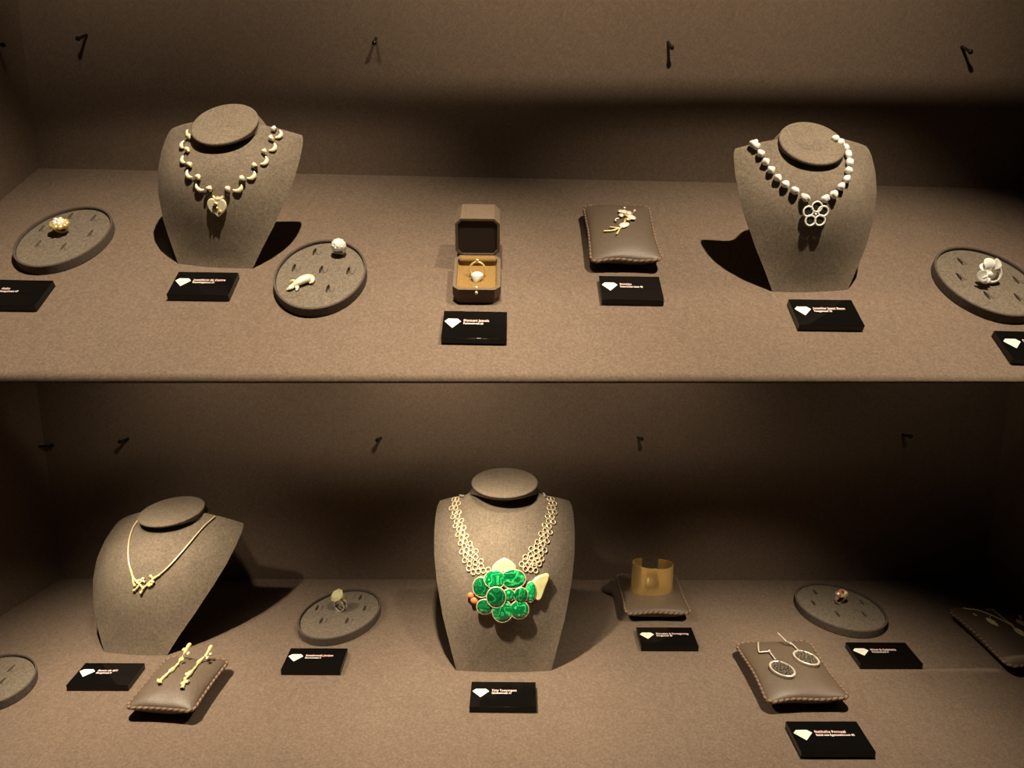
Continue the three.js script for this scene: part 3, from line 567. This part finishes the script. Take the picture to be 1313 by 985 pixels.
// ------------------------------------------------------------------ name plates
function plate(d, corners, title, line, label, fonts = [26, 21]) {
  const T = 0.0088, c = corners.map(([x, y]) => d.hit(x, y, T)), mid = c.reduce((s, p) => s.add(p.clone()), V(0, 0, 0)).divideScalar(4);
  const w = (c[1].x - c[0].x + c[2].x - c[3].x) / 2, dep = (c[3].z - c[0].z + c[2].z - c[1].z) / 2;
  const yaw = Math.atan2(-(c[1].z - c[0].z + c[2].z - c[3].z), c[1].x - c[0].x + c[2].x - c[3].x);
  const root = thing('name_plate', label, 'name plate', d.world(mid.x, 0, mid.z), d.turn(yaw), 'name plates');
  part('block', new RoundedBoxGeometry(w, T, dep, 2, 0.0005).translate(0, T / 2, 0), M.acrylic, root);
  const s = new THREE.Shape(), g = w * 0.128, lx = -w / 2 + w * 0.155, lz = -dep * 0.08;
  s.moveTo(-0.6 * g, 0.55 * g); s.lineTo(0.6 * g, 0.55 * g); s.lineTo(1.0 * g, 0.12 * g); s.lineTo(0, -0.95 * g); s.lineTo(-1.0 * g, 0.12 * g); s.closePath();
  const logo = part('diamond_logo', new THREE.ExtrudeGeometry(s, { depth: 0.0003, bevelEnabled: false }).rotateX(-Math.PI / 2), M.logo, root, 'white diamond emblem'); logo.position.set(lx, T - 0.0001, lz); logo.scale.z = dep / w * 1.75;
  for (const [y, k] of [[0.17, 0.85], [-0.12, 0.5]]) { const b = part('emblem_mark', new THREE.BoxGeometry(g * k, 0.0002, g * 0.07), M.logoMark, logo); b.position.set(0, 0.0003, -y * g); }
  const cv = document.createElement('canvas'); cv.width = 512; cv.height = 128; const x = cv.getContext('2d');
  x.fillStyle = '#0d0c0b'; x.fillRect(0, 0, 512, 128); x.textBaseline = 'alphabetic'; x.scale(0.74, 1);
  x.fillStyle = '#ffd6d6'; x.font = 'bold 62px sans-serif'; x.fillText(title, 6, 56, 670);
  x.fillStyle = '#fff6ee'; x.font = 'bold 48px sans-serif'; x.fillText(line, 6, 108, 670);
  const t = new THREE.CanvasTexture(cv); t.colorSpace = THREE.SRGBColorSpace;
  const tw = w * 0.60, th = tw * 128 / 512 * (dep / w) * 1.6;
  const p = part('lettering', new THREE.PlaneGeometry(tw, th).rotateX(-Math.PI / 2), std({ map: t, roughness: 0.06, specularIntensity: 0.55 }), root, 'two lines of pale lettering');
  p.position.set(-w / 2 + w * 0.315 + tw / 2, T + 0.00015, lz - 0.0005);
}
plate(upper, [[-14, 358], [69, 360], [43, 392], [-44, 391]], 'Anke', 'Hoogstraat 47', 'black acrylic name plate in front of the tray with the cluster ring');
plate(upper, [[230, 348.4], [306, 349.6], [292, 379], [212, 378]], 'Juwellerie de Centre', 'Vlaamingstraat 21', 'black acrylic name plate before the bust with the heart necklace');
plate(upper, [[569.4, 398.4], [650, 400], [650, 435], [565.4, 433.6]], 'Diamant Jewels', 'Pottenstraat 69', 'black acrylic name plate in front of the open ring box');
plate(upper, [[768.8, 353.4], [845, 355], [852, 385], [771.4, 384]], 'Bololijn', 'Voorstraat Oost 18', 'black acrylic name plate in front of the pillow with the flower brooch');
plate(upper, [[1011.4, 383.7], [1091, 384.6], [1110, 418], [1025, 416.6]], 'Juwelier Joost Boon', 'Hoogstraat 15', 'black acrylic name plate before the bust with the pearl necklace');
plate(upper, [[1274, 424], [1357, 426], [1392, 462], [1300, 460]], 'Sieraden', 'Voorstraat 8', 'black acrylic name plate in front of the tray with the bow ring');
plate(lower, [[114, 850], [189, 850.5], [160, 879], [80, 879]], 'Bente de Wit', 'Hoogstraat 9', 'black acrylic name plate before the bust with the thin gold chain');
plate(lower, [[374.7, 831], [447, 831.6], [435, 859], [358, 859]], 'Rembrandt Jordan', 'Marktstraat 3', 'black acrylic name plate in front of the tray with the yellow stone ring');
plate(lower, [[605.5, 874], [686.7, 875], [688, 907], [601, 906.5]], 'Tiny Taaymans', 'Nieuwstraat 27', 'black acrylic name plate before the bust with the green fish necklace');
plate(lower, [[816, 804.5], [885, 804.5], [897.5, 829], [822, 828.5]], 'Sieraden & Vormgeving', 'Hoogstraat 38', 'black acrylic name plate in front of the pillow with the gold cuff');
plate(lower, [[1005, 925], [1095, 925], [1126.7, 964.6], [1030, 964.6]], 'Nathalia Pernaal', 'Smid van Egmondstraat 46', 'black acrylic name plate in front of the pillow with oval earrings');
plate(lower, [[1083, 823.6], [1158, 824], [1186.5, 851.5], [1105, 851.5]], 'Bibat & Gabriela', 'Dorpsstraat 4', 'black acrylic name plate in front of the tray with the red stone ring');

// ------------------------------------------------------------------ ring box
{
  const d = upper, fl = d.hit(580.5, 389), fr = d.hit(641.5, 390), w = fr.x - fl.x, h = 0.021;
  const back = d.hit(612, 327, h).z, front = (fl.z + fr.z) / 2, dep = front - back;
  const root = thing('ring_box', 'open taupe ring box with gold velvet lining', 'box', d.world((fl.x + fr.x) / 2, 0, front), d.turn(0.5 * DEG));
  const oct = (hw, z0, z1, cut) => { const s = new THREE.Shape(); s.moveTo(-hw + cut, z0); s.lineTo(hw - cut, z0); s.lineTo(hw, z0 + cut); s.lineTo(hw, z1 - cut); s.lineTo(hw - cut, z1); s.lineTo(-hw + cut, z1); s.lineTo(-hw, z1 - cut); s.lineTo(-hw, z0 + cut); s.closePath(); return s; };
  const ringShape = (hw, d0, wall, cut) => { const s = oct(hw, 0, d0, cut); s.holes.push(oct(hw - wall, wall, d0 - wall, cut * 0.7)); return s; };
  const hw = w / 2, wall = 0.0045, cut = 0.007;
  // base: walls, floor and a plinth line
  const up = (s, y0, y1) => metreUV(new THREE.ExtrudeGeometry(s, { depth: y1 - y0 - 0.001, bevelEnabled: true, bevelSize: 0.0005, bevelThickness: 0.0005, bevelOffset: -0.0005, bevelSegments: 2 }).rotateX(-Math.PI / 2).translate(0, y0 + 0.0005, 0));
  part('base', mergeGeometries([up(ringShape(hw, dep, wall, cut), 0.0075, h), up(oct(hw - 0.0008, 0.0008, dep - 0.0008, cut), 0, 0.0068), up(oct(hw - 0.003, 0.003, dep - 0.003, cut), 0.005, 0.009)]), M.boxSkin, root);
  part('velvet_lining', metreUV(new THREE.ExtrudeGeometry(oct(hw - wall, wall, dep - wall, cut * 0.7), { depth: 0.005, bevelEnabled: false }).rotateX(-Math.PI / 2).translate(0, 0.0105, 0)), M.velvet, root, 'gold velvet lining');
  const roll = new RoundedBoxGeometry(2 * (hw - wall) * 0.97, 0.013, 0.010, 4, 0.004).translate(0, 0.0185, -dep + wall + 0.006); part('velvet_roll', roll, M.velvet, root, 'gold velvet ring roll');
  part('catch', new THREE.SphereGeometry(0.0020, 12, 10).scale(1, 1.2, 0.8).translate(0, 0.0165, 0.0005), M.goldPale, root, 'small gold catch');
  part('catch', new THREE.SphereGeometry(0.0020, 12, 10).scale(1, 1.5, 0.8).translate(0, 0.0175, -wall - 0.003), M.goldPale, root, 'small gold catch');
  // lid: the same outline opened upright behind the base
  const lid = new THREE.Group(); lid.name = 'lid'; root.add(lid); lid.position.set(0, h - 0.001, -dep + 0.001); lid.rotation.x = -10 * DEG;
  const lh = 0.050, lt = 0.048, shell = (s, z0, z1) => metreUV(new THREE.ExtrudeGeometry(s, { depth: z1 - z0 - 0.001, bevelEnabled: true, bevelSize: 0.0005, bevelThickness: 0.0005, bevelOffset: -0.0005, bevelSegments: 2 }).translate(0, 0, z0 + 0.0005));
  part('lid_shell', mergeGeometries([shell(ringShape(hw - 0.001, lh, 0.0035, cut), -lt, 0), shell(oct(hw - 0.001, 0, lh, cut), -lt - 0.003, -lt)]), M.boxSkin, lid);
  part('lid_lining', shell(ringShape(hw - 0.0047, lh - 0.0075, 0.0012, cut * 0.7), -lt, -0.001).translate(0, 0.0037, 0), M.lidIn, lid, 'dark lid lining');
  part('lid_lining', shell(oct(hw - 0.0047, 0.004, lh - 0.004, cut * 0.7), -lt + 0.0002, -lt + 0.003), M.lidIn, lid, 'dark lid lining');
  const inv = root.quaternion.clone().invert();
  const p = onPlane(612, 346, d.o.clone().addScaledVector(d.n, 0.024), d.n);
  const r = thing('drop_ring', 'gold ring with a white drop shaped front in the open box', 'ring', d.world(...((l) => [l.x, 0.0165, l.z])(d.local(p))), d.turn(0));
  part('band', new THREE.TorusGeometry(0.0088, 0.0012, 10, 36).scale(1.05, 1, 1.4).rotateX(-0.5).translate(0, 0.0085, 0), M.gold, r);
  const dr = new THREE.SphereGeometry(0.0075, 20, 14).scale(1.05, 1, 0.55), q = dr.attributes.position; for (let i = 0; i < q.count; i++) { const y = q.getY(i); if (y < 0) q.setX(i, q.getX(i) * (1 + y / 0.014) - 0.0025 * (y / 0.0075) * (y / 0.0075)); q.setY(i, y < 0 ? y * 1.35 : y * 0.75); } dr.computeVertexNormals();
  const dp = part('white_drop', dr, M.white, r, 'white pavé drop'); dp.position.set(0, 0.004, 0.0085); dp.rotation.x = -0.65;
  part('gold_tip', nugget(0.0022, 0.1), M.gold, r).position.set(0, 0.0185, -0.004);
}

// ------------------------------------------------------------------ cushions
function cushion(d, corners, label, opt = {}) {
  const mid = opt.mid ?? 0.017, c = corners.map(([x, y]) => d.hit(x, y, mid)), o = c.reduce((s, p) => s.add(p.clone()), V(0, 0, 0)).divideScalar(4);
  const ux = c[1].clone().sub(c[0]).add(c[2]).sub(c[3]).divideScalar(4), uz = c[3].clone().sub(c[0]).add(c[2]).sub(c[1]).divideScalar(4);
  const hx = ux.length(), hz = uz.length(), yaw = (Math.atan2(-ux.z, ux.x) + Math.atan2(uz.x, uz.z)) / 2;
  const root = thing('display_cushion', label, 'cushion', d.world(o.x, 0, o.z), d.turn(yaw), 'display cushions');
  const rise = opt.rise ?? 0.013, N = 44, pos = [], uv = [], idx = [];
  const edge = (s, t) => [hx * s * Math.sqrt(1 - 0.05 * Math.pow(t, 6)) * (1 - 0.045 * (1 - t * t)), hz * t * Math.sqrt(1 - 0.05 * Math.pow(s, 6)) * (1 - 0.045 * (1 - s * s))];
  const wave = (s, t) => 0.0012 * Math.sin(s * 5 + (opt.k ?? 0)) * Math.sin(t * 4 + 1 + (opt.k ?? 0)) * (Math.pow(s, 4) + Math.pow(t, 4));
  const sheet = (sign) => {
    const base = pos.length / 3;
    for (let j = 0; j <= N; j++) for (let i = 0; i <= N; i++) {
      const s = Math.sin((i / N * 2 - 1) * Math.PI / 2), t = Math.sin((j / N * 2 - 1) * Math.PI / 2), [x, z] = edge(s, t);
      const f = Math.pow(Math.max(0, 1 - s * s), 0.42) * Math.pow(Math.max(0, 1 - t * t), 0.42);
      const y = sign > 0 ? mid + wave(s, t) + rise * f * (1 + 0.06 * (n8(s * 0.3 + 0.5, t * 0.3 + (opt.k ?? 0) * 0.2) - 0.5)) : Math.max(0.0002, mid + wave(s, t) - 0.0225 * f);
      pos.push(x, y, z); uv.push(x, z);
    }
    for (let j = 0; j < N; j++) for (let i = 0; i < N; i++) { const a = base + j * (N + 1) + i, b = a + 1, e = a + N + 1, g = e + 1; sign > 0 ? idx.push(a, e, b, b, e, g) : idx.push(a, b, e, b, g, e); }
  };
  sheet(1); sheet(-1);
  const g = new THREE.BufferGeometry(); g.setAttribute('position', new THREE.Float32BufferAttribute(pos, 3)); g.setAttribute('uv', new THREE.Float32BufferAttribute(uv, 2)); g.setIndex(idx); g.computeVertexNormals();
  const body = part('pillow', g, M.satin, root);
  const loop = []; const seg = 10; const add = (s, t) => { const [x, z] = edge(s, t); loop.push(V(x * 1.008, mid + wave(s, t), z * 1.008)); };
  for (let i = 0; i < seg; i++) add(-1 + 2 * (i + 0.5) / seg * 0.97 + 0.03, -1); for (let i = 0; i < seg; i++) add(1, -1 + 2 * (i + 0.5) / seg); for (let i = 0; i < seg; i++) add(1 - 2 * (i + 0.5) / seg, 1); for (let i = 0; i < seg; i++) add(-1, 1 - 2 * (i + 0.5) / seg);
  const curve = new THREE.CatmullRomCurve3(loop, true), len = curve.getLength(), fr = curve.computeFrenetFrames(10, true);
  for (let k = 0; k < 3; k++) {                                             // three twisted strands
    const pts = []; for (let i = 0; i < 720; i++) { const t = i / 720, a = t * 2 * Math.PI * Math.round(len / 0.0078) + k * 2 * Math.PI / 3, p = curve.getPointAt(t), T = curve.getTangentAt(t), B = V(0, 1, 0), Nn = T.clone().cross(B).normalize(); pts.push(p.addScaledVector(B, Math.sin(a) * 0.0011).addScaledVector(Nn, Math.cos(a) * 0.0011)); }
    part('cord_strand', new THREE.TubeGeometry(new THREE.CatmullRomCurve3(pts, true), 720, 0.00125, 5, true), k === 1 ? M.cordB : M.cordA, root);
  }
  root.updateMatrixWorld(true);
  const center = project(d.world(o.x, mid, o.z));
  return { root, body, S: (x, y) => surf([body], x, y, center), plane: (x, y, h) => d.world(...((l) => [l.x, h, l.z])(d.hit(x, y, h))) };
}
const cushBrooch = cushion(upper, [[749, 265], [832, 264], [848, 336], [757, 334]], 'brown satin cushion with twisted cord edge under the flower brooch', { k: 0 });
const cushTwig = cushion(lower, [[214, 845], [296, 846], [245, 914], [161, 907]], 'brown satin cushion with twisted cord edge under the gold twig earrings', { k: 1.3 });
const cushCuff = cushion(lower, [[791, 738], [866, 738], [886, 786], [801, 788]], 'brown satin cushion with twisted cord edge under the gold cuff', { k: 2.1, rise: 0.011 });
const cushOval = cushion(lower, [[941, 823], [1034, 825], [1094, 897], [985, 900]], 'brown satin cushion with twisted cord edge under the oval earrings', { k: 3.3 });
const cushLeaf = cushion(lower, [[1213, 781], [1302, 781], [1392, 853], [1296, 855]], 'brown satin cushion with twisted cord edge under the gold leaf jewellery', { k: 4.4 });

// flower brooch
{
  const Z = (x, y) => [735 + x / 6.792, 255 + y / 6.792], S = (x, y) => cushBrooch.S(...Z(x, y));
  const c = S(435, 215), root = thing('flower_brooch', 'white and gold flower brooch on the satin cushion', 'brooch', c.p), m = pxm(c.p);
  const P = (x, y, l) => { const s = S(x, y); return s.p.addScaledVector(s.n, l).sub(root.position); };
  const tube = (pts, r, mat, name) => part(name, tubeOn(pts.map(([x, y]) => P(x, y, 0.002)), r * m, 24, 8), mat, root);
  tube([[400, 265], [340, 288], [268, 292]], 1.2, M.goldYellow, 'stem'); tube([[405, 265], [360, 262], [320, 258]], 1.1, M.goldYellow, 'stem'); tube([[408, 265], [392, 295], [375, 322]], 1.1, M.goldYellow, 'stem'); tube([[410, 270], [440, 230], [450, 190]], 1.2, M.goldYellow, 'stem');
  tube([[395, 180], [370, 190], [368, 212]], 1.3, M.white, 'leaf_curl');
  const petal = (x, y, rx, ry, dx, dy, mat, l) => put('petal', new THREE.SphereGeometry(1, 16, 10).scale(rx * m, ry * m, 1.6 * m), mat, root, S(x, y), l, dx, dy);
  petal(442, 238, 8, 5, 80, -30, M.white, 0.002); petal(438, 130, 7.5, 4.5, 60, 15, M.white, 0.003); petal(500, 175, 7, 5, 50, 30, M.white, 0.003); petal(460, 160, 5, 3, 20, 60, M.gold, 0.0035); petal(415, 160, 4.5, 3.5, 10, 30, M.goldPale, 0.003); petal(480, 145, 4, 4, 1, 0, M.goldPale, 0.004); petal(402, 128, 2.4, 2.4, 1, 0, M.white, 0.003); petal(470, 195, 4.5, 2.5, 50, 10, M.gold, 0.003);
  for (const [x, y] of [[443, 98], [530, 122], [398, 128]]) put('stone', nugget(1.8 * m, 0.1), M.white, root, S(x, y), 0.003);
  tube([[443, 100], [443, 118], [445, 130]], 0.7, M.gold, 'stem'); tube([[528, 125], [515, 140], [505, 150]], 0.7, M.gold, 'stem');
}
// twig earrings
for (const [pts, buds, label] of [
  [[[768, 90, 0.035], [738, 130, 0.034], [715, 180, 0.033], [690, 240, 0], [640, 315, 0], [590, 370, 0], [530, 420, 0], [470, 480, 0], [455, 525, 0]], [[705, 150], [752, 190], [688, 255], [600, 360], [560, 390], [520, 435], [440, 490], [640, 320]], 'gold twig earring lying nearer the name plate'],
  [[[992, 112, 0.034], [960, 170, 0.033], [925, 220, 0.033], [870, 285, 0], [830, 340, 0], [785, 395, 0], [745, 440, 0], [715, 490, 0], [685, 575, 0]], [[935, 210], [985, 195], [950, 235], [770, 400], [735, 420], [690, 520], [740, 500], [720, 470]], 'gold twig earring lying nearer the bust shadow'],
]) {
  const Z = (x, y) => [150 + x / 8.2, 815 + y / 8.2];
  const W = ([x, y, h]) => { if (h) return cushTwig.plane(...Z(x, y), h); const s = cushTwig.S(...Z(x, y)); return s.p.addScaledVector(s.n, 0.002); };
  const P = pts.map(W), root = thing('twig_earring', label, 'earring', P[4], undefined, 'gold twig earrings'), m = pxm(P[4]);
  const c = new THREE.CatmullRomCurve3(P.map((p) => p.clone().sub(root.position))), g = new THREE.TubeGeometry(c, 48, 1.9 * m, 9), q = g.attributes.position;
  for (let i = 0; i <= 48; i++) { const t = i / 48, o = c.getPointAt(t), k = 1 + 0.35 * Math.sin(t * 21) + 0.25 * Math.sin(t * 37 + 1) - 0.35 * Math.exp(-Math.pow((t - 0.45) / 0.07, 2)); for (let j = 0; j <= 9; j++) { const n = i * 10 + j; q.setXYZ(n, o.x + (q.getX(n) - o.x) * k, o.y + (q.getY(n) - o.y) * k, o.z + (q.getZ(n) - o.z) * k); } }
  g.computeVertexNormals(); part('twig', g, M.goldYellow, root);
  for (const [x, y] of buds) { const b = part('bud', nugget(2.2 * m, 0.25), M.goldYellow, root); b.position.copy(W([x, y, y < 260 ? 0.034 : 0])).sub(root.position); b.scale.set(1, 1, 1.3); }
}
// gold cuff
{
  const d = lower, base = cushCuff.S(838, 763), l = d.local(base.p);
  const root = thing('gold_cuff', 'wide polished gold cuff bracelet standing on the satin cushion', 'bracelet', d.world(l.x, l.y - 0.003, l.z - 0.018), d.turn(0.06)), m = pxm(base.p);
  const rx = 27 * m, rz = 0.021, H = 0.049, pos = [], idx = [], uv = [], N = 72, gap = 0.42;
  const ring = (k, y, tilt) => { for (let i = 0; i <= N; i++) { const a = Math.PI / 2 - Math.PI + gap + Math.PI * 2 * i / N * (1 - gap / Math.PI) - 0; const A = -Math.PI / 2 + gap + (2 * Math.PI - 2 * gap) * i / N; pos.push(Math.cos(A) * (rx - k), y + (y > H / 2 ? -0.0025 * Math.cos(A) : 0) + (y > H / 2 ? Math.max(0, -Math.sin(A)) * -0.002 : 0), Math.sin(A) * (rz - k)); uv.push(i / N, y); } };
  const prof = [[0, 0.0005], [0.0002, 0], [0.0012, 0], [0.0014, 0.0005], [0.0014, H - 0.0005], [0.0012, H], [0.0002, H], [0, H - 0.0005]];
  prof.forEach(([k, y]) => ring(k, y)); const K = N + 1;
  for (let r = 0; r < prof.length; r++) { const s = (r + 1) % prof.length; for (let i = 0; i < N; i++) { const a = r * K + i, b = a + 1, c = s * K + i, e = c + 1; idx.push(a, b, c, b, e, c); } }
  for (const i of [0, N]) for (let r = 1; r + 1 < prof.length; r++) idx.push(i, r * K + i, (r + 1) * K + i);
  const g = new THREE.BufferGeometry(); g.setAttribute('position', new THREE.Float32BufferAttribute(pos, 3)); g.setAttribute('uv', new THREE.Float32BufferAttribute(uv, 2)); g.setIndex(idx); const g2 = g.toNonIndexed(); g.computeVertexNormals();
  const mm = M.goldShiny.clone(); mm.side = THREE.DoubleSide; part('cuff_band', g, mm, root);
}
// oval earrings
for (const [c, wire, post, label] of [
  [[532, 405], [[470, 318], [440, 275], [412, 240], [380, 240], [318, 245], [310, 200], [308, 158]], [412, 238], 'oval dark stone earring with a bent silver hook'],
  [[753, 302], [[680, 228], [645, 190], [610, 160], [570, 128], [530, 88], [492, 52]], [612, 170], 'oval dark stone earring with a straight silver hook'],
]) {
  const Z = ([x, y]) => [930 + x / 7.294, 805 + y / 7.294], S = (a) => cushOval.S(...Z(a));
  const s = S(c), root = thing('oval_earring', label, 'earring', s.p, undefined, 'oval earrings'), m = pxm(s.p);
  const inv = lay(s.p, s.n, 1, 0.55), A = (dx, dy) => onPlane(...Z([c[0] + dx, c[1] + dy]), s.p, s.n).sub(s.p);
  const long = A(105, 60), short = A(55, -35), rx = long.length(), ry = Math.min(rx * 0.85, short.length() * 1.0);
  const q = lay(s.p, s.n, 105, 60), ring = part('silver_rim', new THREE.TorusGeometry(1, 0.1, 10, 44).scale(rx, ry, 0.016), M.rimS ??= std({ color: lin(0.88, 0.80, 0.68), roughness: 0.25, metalness: 0.4 }), root, 'silver rim'); ring.position.copy(s.n).multiplyScalar(0.003); ring.quaternion.copy(q);
  const side = part('silver_wall', new THREE.CylinderGeometry(1.06, 1.06, 0.004, 44, 1, true).rotateX(Math.PI / 2).scale(rx, ry, 1), M.rimS, root); side.position.copy(s.n).multiplyScalar(0.0012); side.quaternion.copy(q);
  const disc = part('dark_stone', metreUV(new THREE.CylinderGeometry(1, 1, 0.003, 40).rotateX(Math.PI / 2).scale(rx * 0.98, ry * 0.98, 1)), M.stone, root, 'dark textured stone'); disc.position.copy(s.n).multiplyScalar(0.0015); disc.quaternion.copy(q);
  for (let i = 0; i < 36; i++) { const a = i * 2.4, k = Math.sqrt(i / 36) * 0.86, g = part('crystal', nugget(0.0021, 0.3), M.stone, disc); g.position.set(Math.cos(a) * k * rx, Math.sin(a) * k * ry, 0.0016); }
  const pts = wire.map((a, i) => { const [x, y] = Z(a); let h; try { const t = surf([cushOval.body], x, y, [x, y]); h = t.p.clone().addScaledVector(t.n, 0.0025); } catch (e) { h = cushOval.plane(x, y, 0.034); } return h.sub(root.position); });
  part('hook', new THREE.TubeGeometry(new THREE.CatmullRomCurve3(pts, false, 'catmullrom', 0.15), 40, 1.1 * m, 7), M.rimS, root, 'silver hook wire');
  const b = part('hook_bead', nugget(1.9 * m, 0.05), M.rimS, root); const t = S(post); b.position.copy(t.p).addScaledVector(t.n, 0.003).sub(root.position);
}
// gold leaf pendant and earrings on the last cushion
{
  const Z = ([x, y]) => [1200 + x / 8.566, 765 + y / 8.566], W = (a) => { const [x, y] = Z(a); try { const t = surf([cushLeaf.body], x, y, [x, y]); return t.p.clone().addScaledVector(t.n, 0.002); } catch (e) { return cushLeaf.plane(x, y, 0.030); } };
  const leaf = (root, a, b, wid, m, mat) => {                                // an outlined leaf with veins from its stem a to its tip b
    const A = W(a).sub(root.position), Bv = W(b).sub(root.position), ax = Bv.clone().sub(A), n = lower.n, si = ax.clone().cross(n).normalize();
    const side = (k) => [0, 0.25, 0.5, 0.75, 1].map((t) => A.clone().addScaledVector(ax, t).addScaledVector(si, k * wid * m * Math.sin(Math.PI * Math.pow(t, 0.8)) * 1.0));
    for (const k of [-1, 1]) part('leaf_rim', tubeOn(side(k), 0.95 * m, 20, 7), mat, root);
    part('leaf_vein', tubeOn([A, A.clone().addScaledVector(ax, 0.5), Bv], 0.8 * m, 10, 7), mat, root);
    const s = side(1), u = side(-1), pos = []; for (let i = 0; i < 4; i++) { pos.push(...s[i].toArray(), ...s[i + 1].toArray(), ...u[i].toArray(), ...u[i].toArray(), ...s[i + 1].toArray(), ...u[i + 1].toArray()); }
    const g = new THREE.BufferGeometry(); g.setAttribute('position', new THREE.Float32BufferAttribute([...pos, ...pos.map((v, i) => v - n.getComponent(i % 3) * 0.0012)], 3)); g.computeVertexNormals(); const mt = (M.leafFill ??= M.goldYellow.clone()); mt.side = THREE.DoubleSide; part('leaf_blade', g, mt, root);
  };
  const r1 = thing('leaf_pendant', 'gold leaf pendant on fine gold wires across the satin cushion', 'pendant', W([820, 310])), m = pxm(r1.position);
  const wire = (root, l, k = 1) => part('wire', tubeOn(l.map((a) => W(a).sub(root.position)), k * m, 40, 7), M.champagne, root);
  wire(r1, [[305, 140], [350, 150], [440, 160], [530, 188], [640, 232], [740, 282], [830, 330], [860, 360]], 0.9); wire(r1, [[550, 158], [610, 155], [680, 205], [760, 270], [820, 318]], 0.75);
  const lp = part('loop', new THREE.TorusGeometry(2.6 * m, 0.6 * m, 7, 18), M.champagne, r1); lp.position.copy(W([828, 322])).sub(r1.position); lp.quaternion.copy(lay(W([828, 322]), lower.n, 1, 1)); lp.scale.set(1.4, 0.6, 1);
  leaf(r1, [860, 360], [985, 455], 3.6, m, M.goldYellow);
  const r2 = thing('leaf_earring', 'small gold leaf earring lying alone beside the long wires', 'earring', W([625, 305]), undefined, 'gold leaf earrings');
  leaf(r2, [558, 252], [680, 335], 3.2, m, M.goldYellow); wire(r2, [[590, 255], [595, 235], [605, 228]], 0.6); wire(r2, [[412, 202], [430, 212], [448, 222]], 1.1);
  const r3 = thing('leaf_earring', 'small gold leaf earring next to the side wall end of the cushion', 'earring', W([940, 300]), undefined, 'gold leaf earrings');
  leaf(r3, [885, 268], [1000, 345], 3.2, m, M.goldYellow); { const b = part('stone', nugget(1.8 * m, 0.1), M.white, r3, 'white stone'); b.position.copy(W([932, 248])).sub(r3.position); const b2 = part('stone', nugget(1.4 * m, 0.1), M.white, r3, 'white stone'); b2.position.copy(W([915, 232])).sub(r3.position); }
}

scene.updateMatrixWorld(true);
renderer.render(scene, camera);
